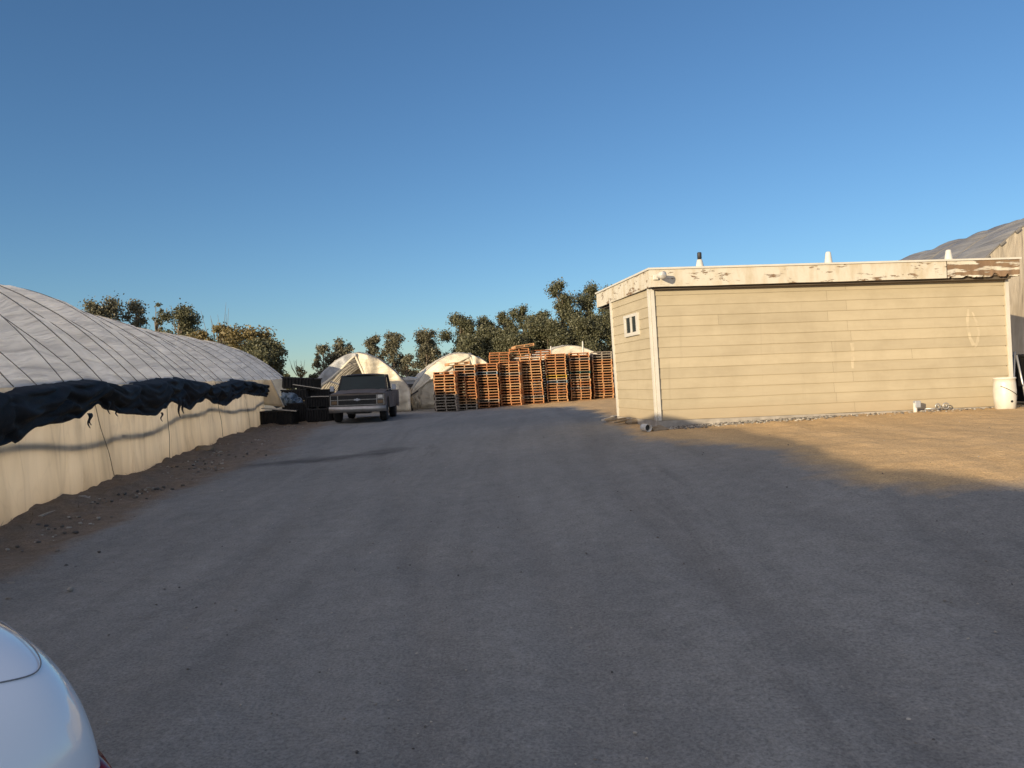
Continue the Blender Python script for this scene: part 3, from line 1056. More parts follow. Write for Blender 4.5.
# big grey greenhouse behind the shack
GY0 = 18.8
e5 = lambda Y: 11.1 + HK * (Y - GY0)
r5, rf5, fp5 = hoop_house('plastic_greenhouse', 'tall greenhouse of dark grey film rising behind the right end of the beige shack', e5, GY0, 50, 6.6, 2.75, 1.9, lambda Y: 0.88 - 0.055 * (Y - GY0),
                          [GY0 + 0.02 + 1.5 * i for i in range(21)], M['grey_film'], mirror=True, seed=5.5, step=0.2, lump=0.06, puff=0.05, hoop_r=0.018,
                          near_end=True, wmat=M['grey_film'], end_mat=M['taupe_film'])
for j in range(1, 15):
    t = 0.03 + 0.06 * j
    s = MB()
    p = fp5(GY0, t)
    d = (fp5(GY0, t + 0.01) - p).normalized()
    s.rbox(p + Vector((0, -0.03, 0.0)), (0.16, 0.06, 0.07), 0.015, 2, Matrix.Rotation(-math.atan2(d.z, d.x), 3, 'Y'))
    s.build('end_clip', M['hoop_metal'], r5)

# ------------------------------------------------------------------ the shack
ZB = 0.82
A = W(658, 421, 14.2); B = W(619, 417, 16.6); C = W(1013, 407, 14.75)
for p in (A, B, C):
    p.z = ZB
Dd = Vector((C.x - 0.35, B.y + 0.6, ZB))
HW = 2.50
LEAN = {0: -0.022, 1: -0.030, 2: -0.012, 3: -0.02}
shack = thing('shack', 'low flat-roofed shack with beige lap siding and white trim', 'shack', (A.x, A.y, ZB), math.atan2((C - A).y, (C - A).x))


def wallpt(P, Q, lp, lq, u, z, off=0.0):
    p = P.lerp(Q, u) + Vector((0, 0, z))
    p.x += (lp * (1 - u) + lq * u) * z
    d = (Q - P).normalized()
    n = Vector((d.y, -d.x, 0))
    return p + n * off


def siding_wall(P, Q, lp, lq, joints, name):
    back = MB()
    back.add([wallpt(P, Q, lp, lq, u, z, o) for o in (-0.10, -0.004) for u, z in ((0, 0), (1, 0), (1, HW + .1), (0, HW + .1))],
             [(0, 1, 2, 3), (7, 6, 5, 4), (0, 4, 5, 1), (1, 5, 6, 2), (2, 6, 7, 3), (3, 7, 4, 0)])
    wall = back.build('wall', M['dark_gap'], shack)
    n = 13
    ex = HW / n
    mb = MB()
    L = (Q - P).length
    for i in range(n):
        js = [0.0] + joints(i) + [1.0]
        for a, b in zip(js, js[1:]):
            a2 = a + (0.0015 / L if a > 0 else 0)
            b2 = b - (0.0015 / L if b < 1 else 0)
            k = max(2, int((b - a) * L / 0.4))
            z0, z1 = i * ex + 0.0, (i + 1) * ex + 0.012
            rows = []
            for q in range(k + 1):
                u = a2 + (b2 - a2) * q / k
                wz = 0.006 * fbm(u * L * 0.9, i * 3.1, 2, 2)
                wo = 0.004 * fbm(u * L * 1.3, i * 5.7, 6, 2)
                rows.append([wallpt(P, Q, lp, lq, u, z0 + wz, 0.0), wallpt(P, Q, lp, lq, u, z0 + wz, 0.017 + wo),
                             wallpt(P, Q, lp, lq, u, z0 + wz + 0.010, 0.019 + wo), wallpt(P, Q, lp, lq, u, z1, 0.004)])
            mb.grid(rows)
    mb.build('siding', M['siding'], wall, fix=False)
    return wall


def jf(i):
    i = 12 - i          # count from the top
    js = []
    if i in (1, 3): js = [0.483]
    elif i in (0, 2, 4): js = [0.537]
    elif i in (6, 8, 10): js = [0.49]
    elif i in (5, 7, 9, 12): js = [0.545]
    elif i == 11: js = [0.495]
    if i == 7: js = js + [0.715]
    if i == 3: js = [0.18] + js
    return js


wf = siding_wall(A, C, LEAN[0], LEAN[2], jf, 'front')
wl = siding_wall(B, A, LEAN[1], LEAN[0], lambda i: [], 'left')
wr = siding_wall(C, Dd, LEAN[2], LEAN[3], lambda i: [], 'right')
wb = siding_wall(Dd, B, LEAN[3], LEAN[1], lambda i: [0.4 if i % 2 else 0.55], 'back')
# foundation strip
f = MB()
for P, Q in ((A, C), (B, A), (C, Dd), (Dd, B)):
    d = (Q - P).normalized()
    nn = Vector((d.y, -d.x, 0))
    ps = [P - nn * 0.1, Q - nn * 0.1, Q + nn * 0.035, P + nn * 0.035]
    f.add([Vector((p.x, p.y, z)) for z in (ZB - 0.6, ZB - 0.004) for p in ps], [(3, 2, 1, 0), (4, 5, 6, 7), (0, 1, 5, 4), (1, 2, 6, 5), (2, 3, 7, 6), (3, 0, 4, 7)])
f.build('foundation', M['concrete'], shack, fix=False)
# corner boards
for P, Q, lp, u0, u1 in ((A, C, 0, 0.0, 0.0085), (A, C, 0, 0.991, 1.0), (B, A, 1, 0.978, 1.0), (B, A, 1, 0.0, 0.03)):
    l0, l1 = (LEAN[0], LEAN[2]) if P is A else (LEAN[1], LEAN[0])
    m2 = MB()
    m2.add([wallpt(P, Q, l0, l1, u, z, o) for o in (0.003, 0.048 if P is A else 0.044) for u, z in ((u0, -0.0), (u1, -0.0), (u1, HW + .02), (u0, HW + .02))],
           [(0, 1, 2, 3), (7, 6, 5, 4), (0, 4, 5, 1), (1, 5, 6, 2), (2, 6, 7, 3), (3, 7, 4, 0)])
    m2.build('corner_board', M['white_paint'], shack)

# flat roof with an overhanging fascia
ZF0 = ZB + HW - 0.02 + 0.02
FH = 0.315
lean_top = lambda l: l * HW
dF = (C - A).normalized()
nF = Vector((dF.y, -dF.x, 0))
dL = (A - B).normalized()
nL = Vector((dL.y, -dL.x, 0))
rA = W(650, 288, 13.98); rB = W(597, 311, 17.6); rC = W(1020, 275, 14.45)
rD = Vector((rC.x - 0.6, rB.y + 0.5, 0))
ZRF = (rA.z + rC.z) / 2
for p in (rA, rB, rC, rD):
    p.z = ZRF


def slab(poly, z0, z1):
    m2 = MB()
    n = len(poly)
    m2.add([Vector((p.x, p.y, z)) for z in (z0, z1) for p in poly], [tuple(range(n))[::-1], tuple(range(n, 2 * n))] + [(i, (i + 1) % n, n + (i + 1) % n, n + i) for i in range(n)])
    return m2


def inset(poly, d):
    out = []
    n = len(poly)
    for i in range(n):
        p0, p1, p2 = poly[i - 1], poly[i], poly[(i + 1) % n]
        d1 = (p1 - p0).normalized(); d2_ = (p2 - p1).normalized()
        n1 = Vector((-d1.y, d1.x, 0)); n2 = Vector((-d2_.y, d2_.x, 0))
        bis = (n1 + n2).normalized()
        out.append(p1 + bis * (d / max(0.3, bis.dot(n1))))
    return out


RP = [rA, rC, rD, rB]
roof = slab(inset(RP, 0.045), ZRF + 0.03, ZRF + FH - 0.03).build('roof', M['dark_gap'], shack)


def fboard(P, Q, u0, u1, m, nm, th=0.04, z0=0.0, z1=FH, wob=0.0, nseg=24, rag=0.0):
    d = (Q - P).normalized()
    nn = Vector((-d.y, d.x, 0))        # inwards
    rows_o, rows_i = [], []
    mb2 = MB()
    rows = []
    for i in range(nseg + 1):
        u = u0 + (u1 - u0) * i / nseg
        p = P.lerp(Q, u)
        r = rag * max(0, fbm(u * 38, 3, 1, 4)) * 0.12
        w1 = wob * fbm(u * 20, 1, 4, 3)
        z_lo = ZRF + z0 + r + 0.006 * fbm(u * 9, 0, 0, 2)
        z_hi = ZRF + z1
        rows.append([Vector((p.x, p.y, z_lo)) + nn * (w1 + th), Vector((p.x, p.y, z_lo)) + nn * w1, Vector((p.x, p.y, (z_lo + z_hi) / 2)) + nn * w1 * 0.6, Vector((p.x, p.y, z_hi)), Vector((p.x, p.y, z_hi)) + nn * th])
    mb2.grid(rows)
    return mb2.build(nm, m, roof, fix=False)


fboard(rA, rC, 0.0, 0.797, M['fascia'], 'fascia_board', nseg=40)
fboard(rA, rC, 0.799, 1.0, M['fascia_rot'], 'fascia_board', wob=0.05, rag=1.0, nseg=60).__setitem__('label', 'rotten fascia board with peeling paint')
fboard(rB, rA, 0.0, 1.0, M['fascia_side'], 'fascia_board', nseg=20)
fboard(rC, rD, 0.0, 1.0, M['fascia'], 'fascia_board')
fboard(rD, rB, 0.0, 1.0, M['fascia'], 'fascia_board')
slab(inset(RP, -0.025), ZRF + FH + 0.001, ZRF + FH + 0.035).build('roof_edge', M['white_paint'], roof)
# dark board below the fascia
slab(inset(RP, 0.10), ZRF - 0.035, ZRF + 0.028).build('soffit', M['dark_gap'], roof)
# patches of paler paint on the front wall
def patch(pts, wd, nm='paint_patch'):
    s = MB()
    rows = []
    fine = []
    for (q0, q1, w0, w1) in zip(pts, pts[1:], wd, wd[1:]):
        for k in range(24):
            f = k / 24
            fine.append(((q0[0] + (q1[0] - q0[0]) * f, q0[1] + (q1[1] - q0[1]) * f), w0 + (w1 - w0) * f))
    for (px, py), w_ in fine:
        u = (px - 655) / (1013 - 655)
        row = []
        for k in (-1, 1):
            best = None
            uu = max(0, min(1, u + k * w_ / 358))
            p0 = wallpt(A, C, LEAN[0], LEAN[2], uu, 0)
            yy = (px - 512) * math.tan(ROLL)
            z = EYE - (py + yy - 384) / F * p0.y - ZB
            fr = (z / (HW / 13)) % 1.0
            row.append(wallpt(A, C, LEAN[0], LEAN[2], uu, z, 0.0235 * (1 - fr) + 0.009 * fr))
        rows.append(row)
    s.grid(rows)
    s.build(nm, M['paint_patch'], wf)


M['paint_patch'] = plain('pale_paint_patch', (0.47, 0.405, 0.285), 0.6)
patch([(971, 309), (970, 318), (969.5, 327), (971, 336), (975, 346)], [1.0, 1.6, 1.2, 1.4, 2.2])
patch([(975, 312), (979, 322), (981, 332), (979, 341), (976, 348)], [0.8, 1.4, 1.0, 1.6, 1.2])
patch([(851, 343), (851, 350), (850.5, 358), (850, 369)], [2.2, 1.5, 1.8, 1.2])
patch([(826, 394), (815, 394.5)], [6, 3])

# window on the end wall
def find_u(P, Q, l0, l1, px):
    lo, hi = 0.0, 1.0
    for _ in range(40):
        m_ = (lo + hi) / 2
        p = wallpt(P, Q, l0, l1, m_, 1.7)
        x = 512 + F * p.x / p.y - (p.z - EYE) / p.y * F * math.sin(ROLL)
        if x < px: lo = m_
        else: hi = m_
    return lo


ua, ub = find_u(B, A, LEAN[1], LEAN[0], 627.0), find_u(B, A, LEAN[1], LEAN[0], 640.5)
pm = wallpt(B, A, LEAN[1], LEAN[0], (ua + ub) / 2, 1.7)
zt = EYE + (384 - 314.5 - (632.5 - 512) * math.tan(ROLL)) / F * pm.y - ZB
zb_ = EYE + (384 - 336.0 - (632.5 - 512) * math.tan(ROLL)) / F * pm.y - ZB


def wbox(m2, u0, u1, z0, z1, o0, o1, P=B, Q=A, l=(LEAN[1], LEAN[0])):
    m2.add([wallpt(P, Q, l[0], l[1], u, z, o) for o in (o0, o1) for u, z in ((u0, z0), (u1, z0), (u1, z1), (u0, z1))],
           [(0, 1, 2, 3), (7, 6, 5, 4), (0, 4, 5, 1), (1, 5, 6, 2), (2, 6, 7, 3), (3, 7, 4, 0)])


fw = (ub - ua) * 0.12
fz = (zt - zb_) * 0.13
win = MB()
wbox(win, ua, ub, zb_, zb_ + fz, 0.0, 0.055); wbox(win, ua, ub, zt - fz, zt, 0.0, 0.055)
wbox(win, ua, ua + fw, zb_ + fz, zt - fz, 0.0, 0.053); wbox(win, ub - fw, ub, zb_ + fz, zt - fz, 0.0, 0.053)
um = (ua + ub) / 2
wbox(win, um - fw * 0.35, um + fw * 0.35, zb_ + fz, zt - fz, 0.0, 0.050)
wo = win.build('window', M['white_paint'], wl)
for a, b in ((ua + fw, um - fw * 0.35), (um + fw * 0.35, ub - fw)):
    g = MB()
    wbox(g, a, b, zb_ + fz, zt - fz, 0.028, 0.034)
    g.build('pane', M['glass'], wl)
    g = MB()
    wbox(g, a, b, zb_ + fz, zb_ + fz * 1.25, 0.036, 0.046); wbox(g, a, a + fw * 0.2, zb_ + fz * 1.3, zt - fz, 0.036, 0.046)
    g.build('sash', M['white_paint'], wl)

# flood lamp on the fascia
fl = thing('flood_lamp', 'small round white flood lamp fixed to the fascia at the near corner of the shack', 'lamp', rA.lerp(rC, 0.018) + Vector((0, -0.02, FH * 0.55)))
p0 = Vector(fl.location)
s = MB(); s.rbox(p0 + Vector((-0.02, 0.0, 0)), (0.10, 0.05, 0.10), 0.015); s.build('mount', M['white_paint'], fl)
s = MB(); s.tube([p0, p0 + Vector((0.0, -0.07, 0.01)), p0 + Vector((0.01, -0.11, 0.02))], 0.014, 8); s.build('arm', M['white_paint'], fl)
ax = Vector((0.55, -1, -0.12)).to_track_quat('Z', 'Y').to_matrix()
s = MB(); s.lathe(p0 + Vector((-0.0, -0.09, 0.02)), [(0.03, 0.0), (0.045, 0.02), (0.062, 0.08), (0.075, 0.15), (0.075, 0.16)], 18, ax); s.build('lamp_shade', M['white_paint'], fl, smooth=True)
s = MB(); s.lathe(p0 + Vector((-0.0, -0.09, 0.02)) + ax @ Vector((0, 0, 0.162)), [(0.068, 0), (0.06, 0.012), (0.03, 0.02)], 18, ax); s.build('lens', M['lamp_glass'], fl, smooth=True)

# roof vents
ZR = ZRF + FH + 0.035
def vent(px, ytop, D, cap, lab):
    base = W(px, ytop + 6, D)
    z1 = EYE + (384 - ytop - (px - 512) * math.tan(ROLL)) / F * D
    h = z1 - ZR
    v_ = thing('roof_vent', lab, 'vent pipe', (base.x, D, ZR), 0, 'vent pipes on the shack roof')
    s = MB()
    if cap:
        s.lathe((base.x, D, ZR), [(0.10, 0), (0.095, 0.02), (0.05, h * 0.62), (0.045, h * 0.63)], 18)
        s.build('flashing', M['pvc'], v_, smooth=True)
        s = MB(); s.lathe((base.x, D, ZR + h * 0.62), [(0.036, 0), (0.036, h * 0.06), (0.042, h * 0.07), (0.042, h * 0.34), (0.036, h * 0.38)], 16)
        s.build('pipe_cap', M['black_cap'], v_, smooth=True)
    else:
        s.lathe((base.x, D, ZR), [(0.095, 0), (0.09, 0.02), (0.05, h * 0.93), (0.04, h)], 18)
        s.build('flashing', M['pvc'], v_, smooth=True)
        s = MB(); s.lathe((base.x, D, ZR), [(0.17, 0.001), (0.165, 0.012), (0.12, 0.016)], 18)
        s.build('base_plate', M['pvc'], v_)


vent(699.5, 252.5, 14.8, True, 'white conical roof vent with a black pipe cap')
vent(828.3, 252, 15.1, False, 'white cone vent alone near the middle of the shack roof')
vent(948.5, 250, 15.1, False, 'white cone vent in front of the dark grey greenhouse roof')

# pipes and bucket at the foot of the front wall
def ground_pt(px, D):
    p = W(px, 400, D)
    return Vector((p.x, D, gz(p.x, D)))


g0 = ground_pt(916, 14.32)
t = thing('pipe_stub', 'short white pipe stub with a grey box cap in the dirt by the front wall', 'pipe', g0)
s = MB(); s.tube([g0 + Vector((-.02, 0, -0.1)), g0 + Vector((-.02, 0, 0.17))], 0.035, 14); s.build('pipe', M['pvc'], t, smooth=True)
s = MB(); s.rbox(g0 + Vector((0.015, 0, 0.15)), (0.11, 0.09, 0.13), 0.015); s.build('cap', M['pale_thing'], t)
g0 = ground_pt(941, 14.4)
t = thing('garden_tap', 'pair of small round metal taps low on the front wall', 'tap', g0)
s = MB(); s.tube([g0 + Vector((-0.30, 0, 0.05)), g0 + Vector((0.14, 0, 0.05))], 0.012, 8); s.tube([g0 + Vector((-.3, 0, -.1)), g0 + Vector((-.3, 0, 0.05))], 0.012, 8); s.build('pipe', M['grey_metal'], t, smooth=True)
for dx, rr in ((-0.08, 0.045), (0.07, 0.055)):
    s = MB()
    s.tube([g0 + Vector((dx + rr * math.cos(a * math.pi / 8), -0.03, 0.09 + rr * math.sin(a * math.pi / 8))) for a in range(17)], 0.011, 6)
    s.tube([g0 + Vector((dx, 0.0, 0.05)), g0 + Vector((dx, 0, 0.10)), g0 + Vector((dx, -0.06, 0.10))], 0.014, 8)
    s.build('handwheel', M['grey_metal'], t, smooth=True)

g0 = ground_pt(1005, 14.2)
bk = thing('plastic_barrel', 'white plastic barrel with a bail wire standing at the right end of the front wall', 'barrel', g0)
s = MB(); s.lathe(g0 + Vector((0, 0, -0.02)), [(0.15, 0), (0.165, 0.01), (0.185, 0.2), (0.19, 0.36), (0.18, 0.50), (0.176, 0.565), (0.187, 0.57), (0.187, 0.60), (0.16, 0.60), (0.15, 0.585)], 28)
s.build('drum', M['pvc'], bk, smooth=True)
s = MB()
s.tube([g0 + Vector((0.197 * math.sin(a), -0.197 * math.cos(a), 0.33 - 0.12 * math.sin(a * 1.0))) for a in [-0.9 + 0.2 * i for i in range(12)]], 0.006, 6)
s.build('bail_wire', M['dark_metal'], bk)
s = MB(); s.lathe(g0 + Vector((0.01, -0.175, 0.14)), [(0.022, 0), (0.022, 0.012), (0.008, 0.014)], 12, Matrix.Rotation(R(90), 3, 'X')); s.build('bung', M['dark_plastic'], bk)

# dark bin with leaning pipes right of the shack
g0 = ground_pt(1032, 15.2)
bn = thing('waste_bin', 'black wheeled bin in the gap beside the shack', 'bin', g0)
s = MB(); s.box(g0 + Vector((0, 0, 0.48)), (0.58, 0.55, 0.86), None, 1.12); s.build('body', M['black_plastic'], bn)
s = MB(); s.rbox(g0 + Vector((0, 0, 0.945)), (0.72, 0.70, 0.06), 0.02); s.build('lid', M['black_plastic'], bn)
for k in (-1, 1):
    s = MB(); s.lathe(g0 + Vector((0.28 * k - 0.02, 0.22, 0.10)), [(0.1, 0), (0.1, 0.05)], 16, Matrix.Rotation(R(90), 3, 'Y')); s.build('wheel', M['rubber'], bn)
for (pa, pb, rr, lab) in (((1012.5, 405, 14.62), (1014.5, 352, 14.95), 0.022, 'grey pipe standing upright against the right end of the shack'),
                          ((1027, 398, 14.75), (1016.5, 355, 14.9), 0.020, 'pale pipe leaning left against the black bin')):
    a, b = W(*pa), W(*pb)
    a.z = gz(a.x, a.y)
    s = MB(); s.tube([a, a.lerp(b, 0.5), b], rr, 10)
    tag(s.build('leaning_pipe', M['grey_metal'], smooth=True), lab, 'pipe')

# ------------------------------------------------------------------ pallets
def pallet_mesh(m, nm, grey=False):
    mb = MB()
    Wp, Lp = 1.02, 1.2            # stringer ends face -Y
    for x in (-Wp / 2 + 0.025, 0, Wp / 2 - 0.025):
        mb.box((x, 0, 0.067), (0.045, Lp, 0.09))
    for i in range(7):
        y = -Lp / 2 + 0.055 + i * (Lp - 0.11) / 6
        mb.box((0, y + random.uniform(-.006, .006), 0.122), (Wp * random.uniform(.985, 1.0), 0.105 if i not in (0, 6) else 0.11, 0.017))
    for i in range(5):
        y = -Lp / 2 + 0.055 + i * (Lp - 0.11) / 4
        mb.box((0, y, 0.0105), (Wp, 0.10, 0.019))
    o = mb.build(nm, m, world=False)
    me = o.data
    bpy.data.objects.remove(o)
    return me


PM = {k: [pallet_mesh(M['pallet_' + k], 'pallet') for _ in range(3 if k == 'wood' else 1)] for k in ('wood', 'red', 'grey', 'dark', 'blue', 'teal', 'yellow')}
ORD = ['bottom', 'second', 'third', 'fourth', 'fifth', 'sixth', 'seventh', 'eighth', 'ninth', 'tenth', 'eleventh', 'twelfth', 'thirteenth', 'fourteenth', 'fifteenth', 'sixteenth', 'seventeenth', 'eighteenth', 'nineteenth', 'twentieth']
SN = ['leftmost', 'second', 'third', 'fourth', 'fifth', 'sixth', 'seventh', 'rightmost']
COLOURWORD = {'wood': 'brown', 'red': 'reddish', 'grey': 'greyish', 'blue': 'blue painted', 'teal': 'dark teal', 'yellow': 'yellow painted'}
stacks = [(447.2, 36.0, 371, 412, 4), (467, 36.6, 364, 410.5, 2), (489, 37.0, 362.6, 407.5, 1), (513.3, 37.4, 360.5, 405.2, 7), (534.5, 37.9, 357, 403.6, 2),
          (558.3, 38.3, 352.5, 402, 1), (581.8, 38.9, 351.5, 400.5, 1), (604.2, 39.4, 352.5, 399.3, 0)]
special = {(0, 0): 'grey', (0, 1): 'grey', (0, 2): 'grey', (0, 3): 'grey', (0, 4): 'grey', (0, 5): 'grey', (2, 12): 'blue', (5, 9): 'yellow', (5, 7): 'blue', (6, 10): 'teal', (7, 16): 'grey', (7, 15): 'grey', (4, 0): 'red', (1, 0): 'grey', (1, 1): 'grey'}  # low pallets of the two left stacks greyed to paint in the shadow there
rp = random.Random(5)


def add_pallet(loc, rz, kind, lab, grp, tilt=(0, 0)):
    o = bpy.data.objects.new('pallet', rp.choice(PM[kind]))
    COL.objects.link(o)
    o.location = loc
    o.rotation_euler = (tilt[0], tilt[1], rz)
    tag(o, lab, 'pallet', grp)


for si, (px, D, yt, yb, yaw) in enumerate(stacks):
    x = W(px, 400, D).x
    z0 = gz(x, D) + 0.01
    ztop = EYE + (384 - yt - (px - 512) * math.tan(ROLL)) / F * D
    n = int(round((ztop - z0) / 0.1335))
    lean = rp.uniform(-0.055, -0.005)
    lx = 0
    for k in range(n):
        kind = special.get((si, k), rp.choice(['wood', 'wood', 'wood', 'wood', 'red', 'red', 'red', 'grey']))
        h = k * 0.1335
        pos = 'topmost' if k == n - 1 else ORD[k]
        lab = f"{COLOURWORD[kind]} wooden pallet, {pos}{'' if pos in ('topmost', 'bottom') else ' from the bottom'} in the {SN[si]} front stack{' from the left' if si not in (0, 7) else ''}"
        add_pallet((x + lean * h + rp.uniform(-.018, .018), D + 0.6 + rp.uniform(-.02, .02), z0 + h), R(-yaw * 1.5 + rp.uniform(-1.2, 1.2)), kind, lab, 'pallets stacked in the front row')
    if si == 1:
        add_pallet((x - 0.45, D + 0.62, z0 + n * 0.1335 + 0.02), R(14), 'wood', 'brown wooden pallet thrown askew on top of the second front stack, jutting left', 'pallets stacked in the front row', (0, R(-3)))
BN = ['leftmost', 'second', 'third', 'fourth', 'fifth', 'sixth', 'seventh', 'eighth', 'rightmost']
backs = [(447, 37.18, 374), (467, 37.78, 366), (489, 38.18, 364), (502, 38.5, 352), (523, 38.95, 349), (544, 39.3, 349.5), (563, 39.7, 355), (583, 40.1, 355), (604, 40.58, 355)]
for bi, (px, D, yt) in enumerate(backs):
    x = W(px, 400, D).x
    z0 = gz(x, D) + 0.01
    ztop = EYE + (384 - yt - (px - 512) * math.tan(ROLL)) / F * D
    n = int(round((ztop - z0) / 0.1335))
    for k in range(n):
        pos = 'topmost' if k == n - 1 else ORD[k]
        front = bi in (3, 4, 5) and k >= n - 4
        add_pallet((x - 0.03 * k * 0.1335 + rp.uniform(-.03, .03), D + (0.72 if front else 0.6), z0 + k * 0.1335), R((0 if front else 90) + rp.uniform(-2, 2)), (rp.choice(['wood', 'red']) if front else 'dark'),  # sideways and near-black, so the front gaps look shaded
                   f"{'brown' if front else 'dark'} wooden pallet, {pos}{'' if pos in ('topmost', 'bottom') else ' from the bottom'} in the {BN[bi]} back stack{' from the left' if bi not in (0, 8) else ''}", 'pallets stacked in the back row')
    if bi == 4:
        add_pallet((x + 0.1, D + 0.6, z0 + n * 0.1335 + 0.06), R(8), 'wood', 'brown wooden pallet lying tilted on top of a tall back stack', 'pallets stacked in the back row', (0, R(-7)))

# thin posts behind the pallets
for px, D, yt, lab in ((552.5, 44.5, 346, 'thin pale post left of the rounded greenhouse top above the pallets'), (584.5, 44.5, 341, 'thin white post right of the rounded greenhouse top above the pallets')):
    x = W(px, 400, D).x
    z1 = EYE + (384 - yt - (px - 512) * math.tan(ROLL)) / F * D
    s = MB(); s.tube([(x, D, gz(x, D) - .2), (x + 0.02, D, z1 - .1), (x + 0.02, D, z1)], [0.045, 0.045, 0.03], 8)
    tag(s.build('post', M['white_paint'], smooth=True), lab, 'post')

# ------------------------------------------------------------------ pickup truck (front faces -Y in its own space)
tx = W(357, 400, 27.0).x
TL = Vector((tx, 27.0, gz(tx, 28.5) + 0.0))
truck = thing('pickup_truck', 'old dark grey pickup truck with faded taupe hood parked facing the camera', 'pickup truck', TL, R(3.0))


def TB(mb_, name, m, parent=None, smooth=False, label=None):
    return mb_.build(name, M[m], parent or truck, smooth, world=False, label=label)


def arc_pts(cy, cz, r, a0, a1, n=10):
    return [(cy + r * math.cos(R(a0 + (a1 - a0) * i / n)), cz + r * math.sin(R(a0 + (a1 - a0) * i / n))) for i in range(n + 1)]


# fenders, doors, bed sides as pressed panels with wheel arches
FYA, RYA, WR = 0.92, 4.0, 0.37
for sgn in (-1, 1):
    fn = lambda a, b, d, s_=sgn: (s_ * d, a, b)
    mb = MB()
    poly = [(0.06, 0.58), (FYA - 0.47, 0.56)] + arc_pts(FYA, 0.44, 0.46, 165, 15)[:] + [(1.42, 0.46), (1.42, 1.04), (0.9, 1.05), (0.06, 1.0)]
    mb.prism(poly, fn, 0.90, 0.985)
    TB(mb, 'fender', 'truck_side' if sgn > 0 else 'truck_dark')
    mb = MB()
    mb.prism([(1.43, 0.46), (2.62, 0.46), (2.62, 1.05), (1.43, 1.05)], fn, 0.90, 0.985)
    d = TB(mb, 'door', 'truck_side' if sgn > 0 else 'truck_dark')
    h = MB(); h.box((sgn * 1.0, 2.45, 0.93), (0.03, 0.16, 0.03)); TB(h, 'door_handle', 'chrome', d)
    h = MB()
    h.tube([(sgn * 0.93, 1.70, 1.12), (sgn * 1.10, 1.62, 1.15)], 0.015, 6); h.rbox((sgn * 1.14, 1.60, 1.21), (0.15, 0.05, 0.20), 0.02)
    TB(h, 'wing_mirror', 'pale_thing')
    mb = MB()
    poly = [(2.66, 0.46), (RYA - 0.47, 0.46)] + arc_pts(RYA, 0.44, 0.46, 177, 3) + [(5.1, 0.55), (5.1, 1.10), (2.66, 1.10)]
    mb.prism(poly, fn, 0.90, 0.985)
    TB(mb, 'bed_side', 'truck_side' if sgn > 0 else 'truck_dark')
    for cy, nm in ((FYA, 'wheel'), (RYA, 'wheel')):
        ax = Matrix.Rotation(R(90) * sgn, 3, 'Y')
        mb = MB()
        mb.lathe((sgn * 0.70, cy, WR), [(0.22, 0), (0.33, 0.0), (WR - .005, 0.03), (WR, 0.06), (WR, 0.19), (WR - .005, 0.22), (0.33, 0.25), (0.22, 0.25)], 28, ax)
        wh = TB(mb, 'wheel', 'rubber', None, True)
        mb = MB()
        mb.lathe((sgn * 0.70, cy, WR), [(0.23, 0.02), (0.225, 0.24), (0.17, 0.20), (0.10, 0.22), (0.05, 0.25), (0.03, 0.25)], 20, ax)
        TB(mb, 'rim', 'rim', wh)
# hood
mb = MB()
rows = []
for i in range(9):
    y = 0.04 + 1.38 * i / 8
    row = []
    for j in range(17):
        x = -0.93 + 1.86 * j / 16
        e = abs(x) / 0.93
        z = 1.015 + 0.10 * (i / 8) + 0.05 * (1 - e ** 6) - 0.03 * math.exp(-((abs(x) - 0.55) / 0.08) ** 2) - (0.035 if i == 0 else 0)
        row.append(Vector((x, y, z)))
    rows.append(row)
mb.grid(rows)
mb.box((0, 0.05, 0.985), (1.84, 0.05, 0.05))
TB(mb, 'hood', 'truck_hood', None, True)
# body core under the panels
mb = MB()
mb.box((0, 0.80, 0.72), (1.3, 1.2, 0.5)); mb.box((0, 3.2, 0.50), (1.5, 3.6, 0.18)); mb.box((0, 2.05, 0.77), (1.79, 1.22, 0.56))
mb.box((0, 0.5, 0.40), (0.8, 0.7, 0.2))
TB(mb, 'underbody', 'dark_metal')
# grille
mb = MB(); mb.box((0, 0.09, 0.79), (1.90, 0.06, 0.42)); gr = TB(mb, 'grille', 'dark_plastic')
mb = MB()
for z in (0.615, 0.80, 0.965):
    mb.box((0, 0.045, z), (1.86, 0.03, 0.022))
for x in (-0.68, 0.68, -0.93, 0.93):
    mb.box((x, 0.046, 0.79), (0.025, 0.032, 0.37))
TB(mb, 'grille_bars', 'chrome', gr)
mb = MB()
for z in (0.655, 0.695, 0.735, 0.765, 0.84, 0.88, 0.92):
    mb.box((0, 0.052, z), (1.30, 0.02, 0.010))
TB(mb, 'grille_slats', 'dark_metal', gr)
mb = MB()
mb.prism([(-0.115, -0.025), (-0.05, -0.025), (-0.035, -0.045), (0.035, -0.045), (0.05, -0.025), (0.115, -0.025), (0.095, 0.025), (0.04, 0.025), (0.03, 0.045), (-0.03, 0.045), (-0.04, 0.025), (-0.095, 0.025)],
         lambda a, b, d: (a, d, 0.80 + b), 0.012, 0.03)
TB(mb, 'emblem', 'pale_thing', gr)
for sgn in (-1, 1):
    mb = MB()
    mb.rbox((sgn * 0.805, 0.055, 0.885), (0.19, 0.04, 0.12), 0.015)
    h = TB(mb, 'headlight', 'lamp_glass' if sgn > 0 else 'dark_plastic', None, False, None if sgn > 0 else 'dark headlight housing without its lens')
M['amber'] = plain('dirty_amber_lens', (0.16, 0.10, 0.05), 0.3)
for sgn in (-1, 1):
    mb = MB(); mb.rbox((sgn * 0.805, 0.057, 0.71), (0.19, 0.035, 0.11), 0.012); TB(mb, 'parking_lamp', 'amber')
